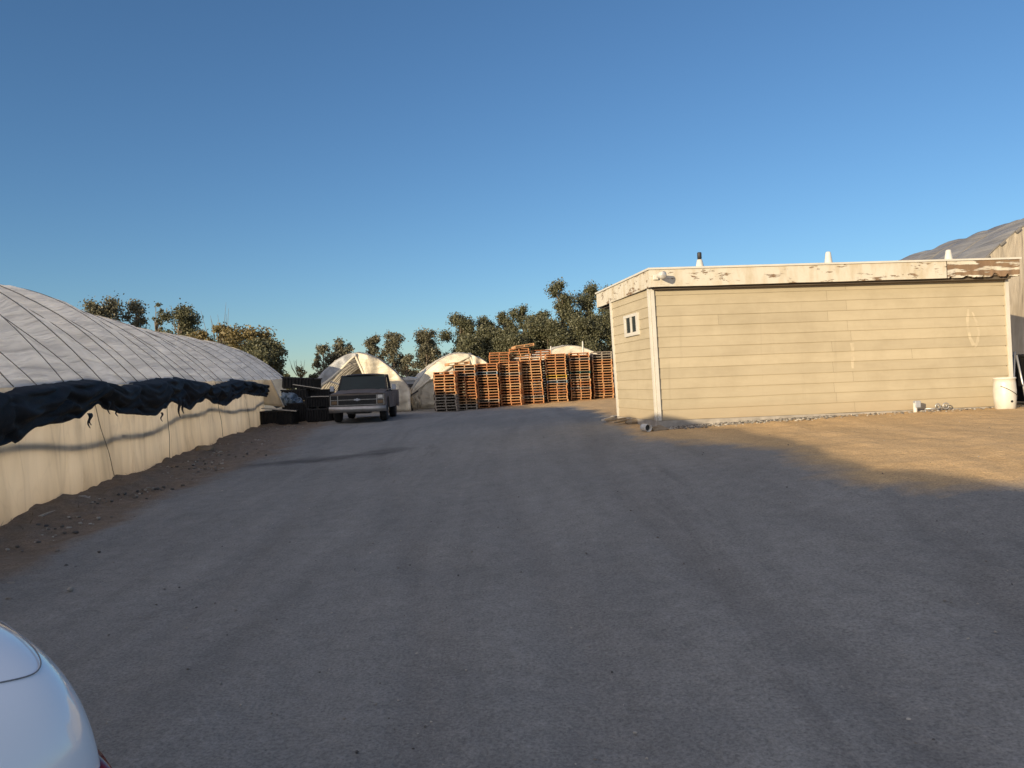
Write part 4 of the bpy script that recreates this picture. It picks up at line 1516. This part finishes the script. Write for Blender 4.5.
# bumper
mb = MB()
rows = []
for i in range(13):
    x = -1.0 + 2.0 * i / 12
    yb = -0.10 + 0.16 * (abs(x) ** 5)
    rows.append([Vector((x, yb + 0.06, 0.36)), Vector((x, yb, 0.38)), Vector((x, yb - 0.015, 0.47)), Vector((x, yb, 0.56)), Vector((x, yb + 0.05, 0.585)), Vector((x, yb + 0.12, 0.585)), Vector((x, yb + 0.12, 0.36))])
mb.grid(rows)
TB(mb, 'bumper', 'chrome', None, True)
# cab
def cabp(y, z, x):
    return Vector((x, y, z))
mb = MB()
for sgn in (-1, 1):
    mb.tube([(sgn * 0.90, 1.40, 1.08), (sgn * 0.80, 1.90, 1.66)], 0.035, 6); mb.tube([(sgn * 0.90, 2.62, 1.05), (sgn * 0.80, 2.58, 1.66)], 0.05, 6)
    mb.tube([(sgn * 0.81, 1.88, 1.655), (sgn * 0.81, 2.6, 1.665)], 0.04, 6)
    mb.tube([(sgn * 0.90, 1.45, 1.055), (sgn * 0.90, 2.62, 1.055)], 0.03, 6)
mb.box((0, 1.41, 1.075), (1.80, 0.08, 0.06))
mb.box((0, 2.63, 0.86), (1.8, 0.05, 0.5))
TB(mb, 'cab_frame', 'truck_dark')
mb = MB()
rows = []
for i in range(7):
    y = 1.84 + 0.84 * i / 6
    row = []
    for j in range(13):
        x = -0.84 + 1.68 * j / 12
        e = abs(x) / 0.84
        row.append(Vector((x, y, 1.745 - 0.075 * e ** 4 - 0.05 * (abs(i / 3 - 1)) ** 4)))
    rows.append(row)
mb.grid(rows)
mb.grid([[p - Vector((0, 0, 0.03)) for p in r] for r in rows], None, True)
TB(mb, 'cab_roof', 'truck_dark', None, True)
mb = MB(); mb.grid([[Vector((-0.87, 1.43, 1.09)), Vector((0.87, 1.43, 1.09))], [Vector((-0.79, 1.87, 1.66)), Vector((0.79, 1.87, 1.66))]])
M['wind_glass'] = plain('windshield_glass', (0.016, 0.028, 0.030), 0.05, 0, 0.2, 2, 0, 0.3)
ws = mb.build('windshield', M['wind_glass'], truck, world=False, solid=0.008)
mb = MB(); mb.grid([[Vector((-0.85, 2.63, 1.11)), Vector((0.85, 2.63, 1.11))], [Vector((-0.77, 2.59, 1.63)), Vector((0.77, 2.59, 1.63))]])
mb.build('rear_window', M['glass'], truck, world=False, solid=0.008)
for sgn in (-1, 1):
    mb = MB(); mb.grid([[Vector((sgn * 0.89, 1.52, 1.08)), Vector((sgn * 0.885, 2.58, 1.08))], [Vector((sgn * 0.81, 1.92, 1.63)), Vector((sgn * 0.805, 2.56, 1.63))]])
    mb.build('side_window', M['glass'], truck, world=False, solid=0.006)
mb = MB(); mb.rbox((0, 2.05, 0.95), (1.5, 0.5, 0.5), 0.08); mb.rbox((0, 2.4, 1.22), (1.5, 0.14, 0.55), 0.06)
TB(mb, 'bench_seat', 'dark_plastic', None, True)
mb = MB(); mb.tube([(0.42 + 0.19 * math.cos(a * math.pi / 8), 1.72 + 0.07 * math.sin(a * math.pi / 8), 1.13 + 0.17 * math.sin(a * math.pi / 8)) for a in range(17)], 0.016, 6)
TB(mb, 'steering_wheel', 'black_plastic')
mb = MB(); mb.box((0, 3.9, 0.62), (1.79, 2.4, 0.05)); mb.box((0, 2.70, 0.86), (1.79, 0.04, 0.46)); mb.box((0, 5.07, 0.82), (1.79, 0.05, 0.5)); TB(mb, 'bed', 'truck_dark')
mb = MB(); mb.box((0, 5.18, 0.50), (1.95, 0.12, 0.17)); TB(mb, 'rear_bumper', 'chrome')

# ------------------------------------------------------------------ black nursery bins left of the truck
def bin_parts(name, label, loc, rz, size, group, ribs=9):
    t_ = thing(name, label, 'plastic bin', loc, rz, group)
    wx, wy, h = size
    mb = MB()
    th = 0.03
    mb.box((0, 0, 0.03 + 0.03), (wx - 0.02, wy - 0.02, 0.03))
    for sx in (-1, 1):
        mb.box((sx * (wx / 2 - th / 2 - 0.01), 0, h / 2 + 0.03), (th, wy - 0.08, h - 0.10))
        mb.box((0, sx * (wy / 2 - th / 2 - 0.01), h / 2 + 0.03), (wx - 0.02, th, h - 0.10))
        for i in range(ribs):
            q = -0.5 + (i + 0.5) / ribs
            mb.box((q * (wx - 0.06), sx * (wy / 2 + 0.014), h / 2 + 0.02), (0.035, 0.05, h - 0.10))
            mb.box((sx * (wx / 2 + 0.004), q * (wy - 0.06), h / 2 + 0.02), (0.024, 0.035, h - 0.10))
    mb.build('shell', M['black_plastic'], t_, world=False)
    mb = MB()
    for sx in (-1, 1):
        mb.box((sx * (wx / 2 - 0.01), 0, h - 0.025), (0.07, wy + 0.05, 0.05)); mb.box((0, sx * (wy / 2 - 0.01), h - 0.027), (wx + 0.046, 0.07, 0.05))
    mb.build('rim', M['dark_plastic'], t_, world=False)
    mb = MB()
    for sx in (-1, 0, 1):
        mb.box((sx * (wx / 2 - 0.09), 0, 0.022), (0.10, wy - 0.04, 0.044))
    mb.build('skid', M['dark_plastic'], t_, world=False)
    return t_


def bin_at(px, D, zoff, rz, size, label):
    x = W(px, 400, D).x
    return bin_parts('plastic_bin', label, (x, D, gz(x, D) + zoff), R(rz), size, 'black plastic bins heaped left of the truck')


bin_at(279, 28.6, 0.0, 3, (1.18, 1.0, 0.55), 'black ribbed bin lowest and nearest, beside the end of the greenhouse curtain')
bin_at(321.5, 29.5, 0.0, -2, (0.95, 1.0, 0.52), 'black ribbed bin on the ground close beside the truck wheel')
bin_at(321.5, 29.5, 0.53, -5, (0.95, 1.0, 0.45), 'black ribbed bin stacked on another, close beside the truck headlight')
bin_at(301, 30.3, 0.0, 2, (0.85, 1.0, 0.75), 'black ribbed bin on the ground in the gap between the two near bins')
bin_at(298, 32.5, 0.0, 2, (1.1, 1.0, 0.75), 'black ribbed bin at the bottom of the back heap, left side')
bin_at(320, 32.8, 0.0, -3, (1.1, 1.0, 0.75), 'black ribbed bin at the bottom of the back heap, right side')
bin_at(298, 32.5, 0.76, 0, (1.1, 1.0, 0.50), 'black ribbed bin at middle height of the back heap, left side')
bin_at(320, 32.8, 0.76, 4, (1.1, 1.0, 0.46), 'black ribbed bin at middle height of the back heap, right side')
tb = bin_at(302, 32.5, 1.25, -4, (1.35, 1.0, 0.50), 'long black ribbed bin topmost on the heap, tilted down to the right')
tb.rotation_euler[1] = R(4.5)
tb['group'] = 'black plastic bins heaped left of the truck'


def lath(p, q, lab, r=0.022, m='lath'):
    p, q = Vector(p), Vector(q)
    d = q - p
    s = MB()
    s.box((0, 0, 0), (d.length, r * 2.2, r), None)
    o = s.build('lath', M[m])
    o.location = (p + q) / 2
    o.rotation_euler = d.to_track_quat('X', 'Z').to_euler()
    tag(o, lab, 'wooden strip')
    return o


lath(W(261.5, 408.2, 28.02), W(296.5, 411, 28.02), 'pale wooden strip lying along the front rim of the lowest near bin', 0.035)
lath(W(311, 396.6, 28.95), W(331, 396.2, 28.95), 'pale wooden strip lying on the bin beside the truck headlight', 0.03)
lath(W(293, 384.5, 31.9), W(321, 388.5, 31.95), 'pale wooden strip slanting across the topmost tilted bin', 0.03)
lath(W(330, 381.5, 33.2), W(341, 385, 33.0), 'short pale wooden strip just left of the truck cab', 0.04)

# heap of blue pots behind the nearest bin
x = W(288, 400, 30.6).x
g0 = Vector((x, 30.6, gz(x, 30.6)))
rb = random.Random(3)
crate = bin_parts('plastic_bin', 'black ribbed bin hidden under the heap of faded blue pots', g0, 0, (0.95, 0.9, 0.52), 'black plastic bins heaped left of the truck')
for k in range(40):
    a, b = rb.uniform(-0.42, 0.42), rb.uniform(-0.38, 0.38)
    s = MB()
    ax = Matrix.Rotation(rb.uniform(-1.0, 1.0), 3, 'X') @ Matrix.Rotation(rb.uniform(-1.0, 1.0), 3, 'Y')
    s.lathe((0, 0, 0), [(0.07, -0.09), (0.10, 0.08), (0.115, 0.085), (0.115, 0.10), (0.095, 0.10), (0.065, -0.07)], 12, ax @ Matrix.Scale(1.15, 3))
    o = s.build('plant_pot', M['blue_plastic'], smooth=False)
    o.location = g0 + Vector((a, b, 0.57 + 0.50 * (1 - (a / 0.5) ** 2) * rb.uniform(0.4, 1.0)))
    tag(o, 'faded blue plastic plant pot in the heap on the bin behind the curtain end', 'plant pot', 'faded blue pots heaped on one bin')

# something pale behind, between the two open greenhouses, and dark posts in front of it
x = W(406, 384, 44).x
t = thing('metal_shed', 'small pale grey shed far back between the two open greenhouses', 'shed', (x, 46, gz(x, 46)))
s = MB(); s.box((0, 0, 0.72), (2.2, 2.0, 1.44)); s.build('body', M['pale_thing'], t, world=False)
s = MB(); s.prism([(-1.2, 1.44), (1.2, 1.44), (0, 1.68)], lambda a, b, d: (a, d, b), -1.1, 1.1); s.build('roof', M['grey_metal'], t, world=False)
s = MB(); s.box((0.3, -1.015, 0.62), (0.8, 0.03, 1.24)); s.build('door', M['dark_metal'], t, world=False)
for px, D, yt, rr, lab in ((409.5, 38.5, 390, 0.05, 'dark leaning post between the pickup truck and the pallet greenhouse'),):
    x = W(px, 400, D).x
    z0 = gz(x, D)
    s = MB(); s.tube([(x + 0.15, D, z0 - .1), (x, D, z0 + 0.55), (x - 0.05, D, z0 + 1.1)], [rr, rr, rr * 0.8], 8)
    s.tube([(x - 0.25, D - .05, z0 + 0.1), (x + 0.1, D - .02, z0 + 0.8), (x + 0.45, D, z0 + 1.0)], 0.035, 6)
    tag(s.build('post', M['dark_metal'], smooth=True), lab, 'post')

# ------------------------------------------------------------------ trees
def crown_cards(rt_, blobs, per, size, droop=0.5):
    vs_, fs = [], []
    for (c, r) in blobs:
        nn_ = int(per * (r ** 2.0) * 1.25)
        for _ in range(nn_):
            while True:
                d = Vector((rt_.gauss(0, 1), rt_.gauss(0, 1), rt_.gauss(0, 1)))
                if d.length > 0.1:
                    break
            d.normalize()
            rad = r * min(1.7, abs(rt_.gauss(0.62, 0.36)))
            p = c + Vector((d.x * rad, d.y * rad, d.z * rad * 0.85))
            a = Vector((rt_.gauss(0, 1), rt_.gauss(0, 1), rt_.gauss(0, 0.7) - droop)).normalized()
            b = a.cross(Vector((rt_.gauss(0, 1), rt_.gauss(0, 1), rt_.gauss(0, 1)))).normalized()
            L, wd = size * rt_.uniform(0.6, 1.4), size * rt_.uniform(0.22, 0.42)
            k = len(vs_)
            vs_ += [p - a * L * 0.5, p + b * wd, p + a * L * 0.5, p - b * wd]
            fs.append((k, k + 1, k + 2, k + 3))
    return vs_, fs


def tree(px, ytop, wpx, D, leaf, label, seed, base_frac=0.12, group=None, sparse=1.0, nb=16, bare=False):
    rt_ = random.Random(seed)
    x = W(px, 384, D).x
    z0 = gz(x, D)
    H = EYE + (384 - ytop - (px - 512) * math.tan(ROLL)) / F * D - z0
    wd = (1.25 if px > 440 else 1.12) * wpx / F * D
    nb = int(nb * 1.7)
    t_ = thing('eucalyptus_tree' if leaf != 'leaf_gold' else 'bushy_tree', label, 'tree', (x, D, z0), 0, group)
    blobs = []
    top = Vector((rt_.uniform(-.15, .15) * wd, 0, H - wd * 0.17))
    blobs.append((top, wd * 0.20))
    for i in range(nb):
        q = base_frac + (0.93 - base_frac) * ((i + rt_.random()) / nb)
        env = (0.55 + 0.45 * math.sin(math.pi * min(1, (q - base_frac) / (1 - base_frac) * 0.9 + 0.1))) * 0.5 * wd
        a = rt_.uniform(0, 2 * math.pi)
        rr = env * rt_.uniform(0.2, 0.95)
        blobs.append((Vector((rr * math.cos(a), rr * math.sin(a), H * q)), wd * (rt_.uniform(0.09, 0.16) if rt_.random() < 0.45 else rt_.uniform(0.16, 0.26))))
    mb = MB()
    tr = max(0.12, H * 0.02)
    sway = [Vector((wd * 0.06 * math.sin(seed + q * 3), 0, H * q)) for q in (0, 0.25, 0.5, 0.75, 0.95)]
    sway[0].z = -0.3
    mb.tube(sway, [tr, tr * 0.8, tr * 0.6, tr * 0.35, tr * 0.12], 8)
    for c, r in blobs[1:]:
        q = max(0.15, c.z / H - 0.16)
        k = min(3, int(q / 0.25))
        f = (q - k * 0.25) / 0.25
        s0 = sway[k].lerp(sway[k + 1], min(1, f))
        mid = s0.lerp(c, 0.55) + Vector((0, 0, 0.02 * H))
        mb.tube([s0, mid, c], [tr * 0.35, tr * 0.22, tr * 0.08], 5, False)
    if bare:
        for k in range(7):
            a = rt_.uniform(-0.4, 0.4)
            b0 = Vector((a * wd * 0.5, 0, H * 0.75))
            mb.tube([b0, b0 + Vector((a * 1.0, rt_.uniform(-.3, .3), H * 0.2)), b0 + Vector((a * 1.6 + rt_.uniform(-.2, .2), 0, H * rt_.uniform(0.3, 0.5)))], [0.03, 0.018, 0.008], 4, False)
    mb.build('trunk', M['bark'], t_, True, world=False)
    v_, f_ = crown_cards(rt_, blobs, 900 * sparse, 0.20)
    mb = MB()
    mb.v, mb.f = v_, f_
    mb.build('crown', M[leaf], t_, world=False, fix=False)


GL = 'trees behind the long greenhouse'
for i, (px, yt, wp, D, lf, sp, bare, lab) in enumerate([
        (109, 296, 38, 66, 'leaf_grey', 0.75, False, 'grey-green tree leftmost in the row behind the long greenhouse roof'),
        (141, 299, 27, 68, 'leaf_grey', 0.9, False, 'grey-green round tree second from the left behind the long greenhouse roof'),
        (159, 302, 13, 67, 'leaf_dark', 0.9, False, 'slim dark tree right of the round one behind the greenhouse roof'),
        (180, 306, 33, 66, 'leaf_dark', 0.9, False, 'dark feathery tree in the middle of the row behind the greenhouse roof'),
        (202, 329, 22, 62, 'leaf_gold', 1.0, False, 'small yellowish tree between the dark one and the bare twigs'),
        (232, 331, 26, 64, 'leaf_grey', 1.0, False, 'small grey-green tree right behind the bare twigs'),
        (220, 323, 26, 62, 'leaf_gold', 1.0, True, 'yellow-green tree with bare twigs sticking out of its top'),
        (248, 327, 36, 60, 'leaf_gold', 0.9, False, 'olive tree with a brownish crown at the low end of the greenhouse roof'),
        (259, 340, 34, 58, 'leaf_dark', 1.3, False, 'dark dense tree in front of the olive tree'),
        (274, 343, 24, 60, 'leaf_dark', 0.8, False, 'dark loose tree rightmost behind the long greenhouse'),
        (238, 345, 40, 60, 'leaf_dark', 1.2, False, 'dark low tree filling the gap below the olive tree')]):
    tree(px, yt, wp * 1.25, D, lf, lab, 20 + i, 0.15, GL, sp, 18, bare)
GM = 'trees behind the pickup truck'
for i, (px, yt, wp, D, lf, sp, lab) in enumerate([
        (323, 344, 22, 72, 'leaf_grey', 1.0, 'grey-green tree at the left shoulder of the tent-like greenhouse'),
        (343, 338, 24, 73, 'leaf_grey', 0.9, 'grey-green tree above the left slope of the tent-like greenhouse'),
        (374, 334.5, 22, 75, 'leaf_grey', 1.1, 'narrow grey-green tree just right of the tent-like greenhouse ridge'),
        (396, 332, 26, 75, 'leaf_grey', 0.9, 'broad tree with a pale trunk above the right slope of the tent-like greenhouse'),
        (408, 354, 18, 70, 'leaf_grey', 1.0, 'short tree with a pale trunk between the two open greenhouses'),
        (427.5, 329, 29, 76, 'leaf_grey', 1.1, 'single column-shaped tree standing apart left of the big grove')]):
    tree(px, yt, wp, D, lf, lab, 50 + i, 0.22, GM, sp)
GR = 'trees of the big grove behind the pallets'
for i, (px, yt, wp, D, lf, sp, lab) in enumerate([
        (461, 313, 31, 80, 'leaf_dark', 1.2, 'tree at the left end of the big grove'),
        (486, 316, 28, 82, 'leaf_dark', 1.2, 'second tree from the left in the big grove'),
        (508, 311, 20, 84, 'leaf_dark', 1.2, 'slim third tree of the big grove'),
        (526, 305, 22, 82, 'leaf_dark', 1.2, 'pointed fourth tree of the big grove, above the thrown pallets'),
        (545, 310, 24, 80, 'leaf_dark', 1.3, 'fifth tree of the big grove, left of the tallest one'),
        (566, 279, 30, 82, 'leaf_dark', 1.1, 'tallest tree of the big grove with a loose curling top'),
        (592, 283, 30, 84, 'leaf_dark', 1.1, 'tall broad tree just left of the shack roof'),
        (615, 286, 26, 86, 'leaf_dark', 1.1, 'tall tree mostly hidden behind the shack corner'),
        (496, 326, 34, 78, 'leaf_dark', 1.5, 'dense tree filling the gap above the second and third pallet stacks'),
        (475, 338, 36, 76, 'leaf_dark', 1.6, 'low dense tree in front of the left end of the big grove'),
        (515, 333, 40, 76, 'leaf_dark', 1.6, 'low dense tree in the middle front of the big grove'),
        (552, 322, 40, 77, 'leaf_dark', 1.6, 'dense tree in front of the tallest one'),
        (583, 316, 40, 77, 'leaf_dark', 1.6, 'dense tree in front of the right end of the big grove'),
        (610, 312, 34, 78, 'leaf_dark', 1.6, 'dense dark tree right behind the shack eave')]):
    tree(px, yt, wp, D, lf, lab, 80 + i, 0.06, GR, sp, 20)
for i, (px, yt, wp, D, lab) in enumerate([(300, 366, 16, 60, 'thin dry shrub rising over the heap of black bins'), (289, 373, 16, 58, 'low dark shrub left of the dry shrub behind the bins'), (312, 374, 18, 62, 'low dark shrub right of the dry shrub behind the bins')]):
    tree(px, yt, wp, D, 'leaf_gold' if i == 0 else 'leaf_dark', lab, 120 + i, 0.1, None, 0.35 if i == 0 else 1.0, 10, i == 0)

# ------------------------------------------------------------------ white car at the camera's side
def build_car():
    Rc = Vector((-0.765, 1.52, 0))
    fd = Vector((-0.58, -0.815, 0)).normalized()          # forwards
    rz = math.atan2(fd.y, fd.x)                            # local +X = forwards, +Y = its left (towards the camera)
    wdt, Ln = 1.70, 4.2
    left = Vector((-fd.y, fd.x, 0))
    org = Rc - left * (wdt / 2)
    zc = gz(org.x + fd.x * 2, org.y + fd.y * 2)
    car = thing('parked_car', 'glossy white car at the lower left corner, cut off by the picture edge', 'car', (org.x, org.y, zc), rz)
    # lower body: stations along X
    def top(l):
        if l < 1.0: return 1.075 + 0.075 * (l / 1.0) ** 0.5
        if l < 2.9: return 1.09
        return 1.09 - 0.30 * ((l - 2.9) / 1.3) ** 1.6
    def half(l):
        e = min(l, Ln - l)
        return wdt / 2 * (1 - 0.13 * math.exp(-e / 0.09))
    rows = []
    ls = [0.0, 0.02, 0.05, 0.10, 0.16, 0.25, 0.35, 0.5, 0.7, 0.9, 1.2, 1.6, 2.2, 2.8, 3.2, 3.6, 3.9, 4.05, 4.13, 4.18, 4.2]
    for l in ls:
        h, tp = half(l), top(l)
        e = min(l, Ln - l)
        tp -= 0.10 * math.exp(-e / 0.035)
        row = []
        n = 40
        for k in range(n + 1):
            a = math.pi * k / n          # from the right sill over the top to the left sill
            cx, sy = math.cos(a), math.sin(a)
            ex = 0.24
            yy = -h * math.copysign(abs(cx) ** ex, cx)
            zz = 0.28 + (tp - 0.28) * (abs(sy) ** 0.28)
            zz += 0.10 * (1 - (yy / h) ** 2) * (1 if sy > 0.5 else 0)
            if zz < 0.75:
                yy *= 1.0 - 0.05 * (0.75 - zz)
            row.append(Vector((l, yy, zz)))
        rows.append(row)
    mb = MB()
    mb.grid(rows)
    mb.f.append(tuple(range(len(rows[0]))))
    base = (len(rows) - 1) * len(rows[0])
    mb.f.append(tuple(range(base, base + len(rows[0]))))
    body = mb.build('body', M['car_paint'], car, True, world=False)
    md = body.modifiers.new('sub', 'SUBSURF'); md.levels = 1; md.render_levels = 2
    # boot lid with its shut line and a small lip
    def deck(l, y):
        tp = top(l) - 0.10 * math.exp(-l / 0.035)
        h = half(l)
        u = min(0.999, abs(y) / h)
        s = math.sqrt(max(0.0, 1 - (u ** (1 / 0.24)) ** 2))
        return 0.28 + (tp - 0.28) * s ** 0.28 + 0.10 * (1 - u * u)
    mb = MB()
    pts = []
    for k in range(120):
        a = 2 * math.pi * k / 120
        ca, sa = math.cos(a), math.sin(a)
        l = 0.54 - 0.47 * math.copysign(abs(ca) ** 0.16, ca)
        y = 0.70 * math.copysign(abs(sa) ** 0.16, sa)
        pts.append(Vector((l, y, deck(l, y) - 0.0006)))
    mb.tube(pts + [pts[0]], 0.0015, 5)
    mb.build('boot_lid_seam', M['shut_line'], car, True, world=False)
    # cabin
    rows = []
    for l0, l1, z, hw in ((0.95, 3.15, 1.02, 0.74), (1.15, 2.75, 1.20, 0.68), (1.42, 2.42, 1.40, 0.60), (1.6, 2.25, 1.46, 0.52)):
        rows.append([Vector((l0, -hw, z)), Vector(((l0 + l1) / 2, -hw - .02, z)), Vector((l1, -hw, z)), Vector((l1 + 0.05, 0, z)), Vector((l1, hw, z)), Vector(((l0 + l1) / 2, hw + .02, z)), Vector((l0, hw, z)), Vector((l0 - 0.05, 0, z)), Vector((l0, -hw, z))])
    mb = MB(); mb.grid(rows[:3]); mb.build('cabin_glass', M['glass'], car, True, world=False)
    mb = MB(); mb.grid(rows[2:]); k = 9
    mb.f.append(tuple(range(9, 17)))
    mb.build('cabin_roof', M['car_paint'], car, True, world=False)
    for sgn in (-1, 1):
        mb = MB()
        rows = []
        for i in range(9):
            q = i / 8
            # wraps from the rear face round the corner on to the flank
            a = q * math.pi / 2
            if q < 0.5:
                lx, yy = -0.015 + 0.05 * (q / 0.5) ** 3, sgn * (0.46 + 0.30 * q / 0.5)
            else:
                lx = 0.035 + 0.30 * (q - 0.5) / 0.5
                yy = sgn * (half(lx) + 0.024 - 0.028 * (q - 0.5))
            rows.append([Vector((lx, yy, z)) for z in (0.66, 0.70, 0.78, 0.85, 0.89)])
        mb.grid(rows)
        mb.build('tail_light', M['red_lens'], car, True, world=False, solid=0.03)
        for cx in (0.85, 3.35):
            ax = Matrix.Rotation(-sgn * R(90), 3, 'X')
            mb = MB(); mb.lathe((cx, sgn * 0.64, 0.31), [(0.2, 0), (0.29, 0.0), (0.31, 0.03), (0.31, 0.18), (0.29, 0.215), (0.2, 0.215)], 26, ax)
            wh = mb.build('wheel', M['rubber'], car, True, world=False)
            mb = MB(); mb.lathe((cx, sgn * 0.64, 0.31), [(0.205, 0.02), (0.20, 0.21), (0.12, 0.19), (0.04, 0.215)], 20, ax)
            mb.build('rim', M['rim'], wh, False, world=False)
    mb = MB(); mb.rbox((0.0, 0, 0.42), (0.12, 1.55, 0.22), 0.04); mb.build('rear_bumper', M['car_paint'], car, True, world=False)


build_car()

# ------------------------------------------------------------------ litter and stones
def rock(mb_, c, s, rnd):
    n, m_ = 7, 5
    base = len(mb_.v)
    sd = rnd.random() * 50
    for i in range(m_):
        la = -math.pi / 2 + math.pi * i / (m_ - 1)
        for k in range(n):
            lo = 2 * math.pi * k / n
            d = Vector((math.cos(la) * math.cos(lo), math.cos(la) * math.sin(lo), math.sin(la)))
            r = 1 + 0.45 * fbm(d.x * 1.5 + sd, d.y * 1.5, d.z * 1.5, 2)
            mb_.v.append(Vector(c) + Vector((d.x * s[0] * r, d.y * s[1] * r, d.z * s[2] * r)))
    for i in range(m_ - 1):
        for k in range(n):
            a, b = base + i * n + k, base + i * n + (k + 1) % n
            mb_.f.append((a, b, b + n, a + n))


rg = random.Random(8)
# gravel: too many bits to count
mb = MB()
for _ in range(4200):
    k = rg.random()
    if k < 0.34:      # along the shack
        u = 0.02 + 0.45 * rg.random() ** 1.2 if rg.random() < 0.75 else rg.random()
        p = A.lerp(C, u)
        x, y = p.x + rg.uniform(-.1, .1), p.y - 0.06 - abs(rg.gauss(0, 0.22))
        s_ = rg.uniform(0.008, 0.022)
    elif k < 0.62:    # along the long greenhouse
        y = rg.uniform(5, 28)
        x = eave1(y) + 0.15 + abs(rg.gauss(0, 0.7))
        s_ = rg.uniform(0.008, 0.03)
    else:
        y = 2.2 + 13 * rg.random() ** 1.5
        x = rg.uniform(-0.55 * y, 0.75 * y)
        if x < eave1(y) + 0.3 or x < -0.75 and y < 3.6:
            continue
        if rg.random() < 0.5:
            continue
        s_ = rg.uniform(0.002, 0.0085)
    rock(mb, (x, y, gz(x, y) + s_ * 0.3), (s_ * rg.uniform(.8, 1.5), s_ * rg.uniform(.8, 1.5), s_ * 0.7), rg)
tag(mb.build('gravel', M['pebbles'], smooth=False), 'loose gravel and small stones scattered over the yard', 'gravel', None, 'stuff')

# dead grass and twigs along the curtain
mb = MB()
for _ in range(900):
    y = 5 + 23 * rg.random()
    x = eave1(y) + 0.1 + abs(rg.gauss(0, 0.35))
    z = gz(x, y) + 0.05
    a = rg.uniform(0, 2 * math.pi)
    L = rg.uniform(0.05, 0.22)
    p = Vector((x, y, z))
    d = Vector((math.cos(a), math.sin(a), rg.uniform(0.0, 0.6))) * L
    sd = Vector((-d.y, d.x, 0)).normalized() * 0.005
    mb.add([p - sd, p + sd, p + d], [(0, 1, 2)])
for _ in range(260):
    u = rg.random()
    p0 = A.lerp(C, u)
    x, y = p0.x, p0.y - 0.05 - abs(rg.gauss(0, 0.5))
    p = Vector((x, y, gz(x, y) + 0.015))
    a = rg.uniform(0, 2 * math.pi)
    d = Vector((math.cos(a), math.sin(a), rg.uniform(0, 0.25))) * rg.uniform(0.05, 0.16)
    sd = Vector((-d.y, d.x, 0)).normalized() * 0.006
    mb.add([p - sd, p + sd, p + d], [(0, 1, 2)])
tag(mb.build('dead_grass', M['twig'], fix=False), 'dead grass and twigs along the foot of the walls', 'dead grass', None, 'stuff')

# single bits of rubbish
def litter_rock(px, py, s, lab, m='stone', nm='rock'):
    p = ground_at(px, py)
    mb2 = MB()
    rock(mb2, (0, 0, s[2] * 0.5), s, rg)
    o = mb2.build(nm, M[m])
    o.location = p
    tag(o, lab, nm.replace('_', ' '))


litter_rock(70, 503, (0.34, 0.20, 0.07), 'flat grey slab of rock lying in the soil by the greenhouse curtain', 'stone', 'rock')
litter_rock(97, 487, (0.07, 0.05, 0.05), 'small pale stone in the soil beyond the flat slab', 'lath', 'rock')
litter_rock(205, 452, (0.28, 0.25, 0.10), 'dark lump of soil against the far curtain', 'twig', 'rock')
for (a, b), (c, d), lab, m_ in (((40, 519), (62, 511), 'long pale stick lying on the soil nearest the camera', 'lath'), ((88, 500), (96, 492), 'short pale stick beside the small pale stone', 'lath'),
                                ((172, 452), (183, 452), 'pale board scrap lying against the curtain foot', 'lath'), ((1, 533), (9, 530), 'pale stick at the left picture edge', 'lath')):
    p, q = ground_at(a, b), ground_at(c, d)
    lath(p + Vector((0, 0, 0.03)), q + Vector((0, 0, 0.04)), lab, 0.02, m_)
for (a, b), (c, d), lab, m_ in (((603, 423.5), (622, 417.5), 'grey scrap board lying foremost in the pile at the shack corner', 'lath'), ((607, 424.5), (628, 421), 'weathered board crossing the pile at the shack corner', 'twig'),
                                ((612, 420), (631, 417), 'thin board at the back of the pile at the shack corner', 'lath'), ((616, 426), (630, 422.5), 'dark stick at the front of the pile at the shack corner', 'twig')):
    p, q = ground_at(a, b), ground_at(c, d)
    lath(p + Vector((0, 0, 0.07)), q + Vector((0, 0, 0.06)), lab, 0.032, m_)
litter_rock(633, 424, (0.16, 0.12, 0.08), 'dark clod beside the boards at the shack corner', 'twig', 'rock')
litter_rock(660, 431, (0.16, 0.10, 0.06), 'dark clod right of the white can', 'twig', 'rock')
p = ground_at(647, 432)
can = thing('tin_can', 'small white can lying on its side at the foot of the shack corner', 'can', p)
ax = Vector((0.35, -1, 0)).to_track_quat('Z', 'Y').to_matrix()
s = MB(); s.lathe(p + Vector((-0.05, 0.1, 0.075)), [(0.065, 0), (0.07, 0.01), (0.07, 0.2), (0.062, 0.2), (0.06, 0.12)], 18, ax); s.build('can_body', M['pvc'], can, True)
s = MB(); s.lathe(p + Vector((-0.05, 0.1, 0.075)) + ax @ Vector((0, 0, 0.125)), [(0.06, 0), (0.03, 0.003)], 16, ax); s.build('can_end', M['dark_metal'], can)
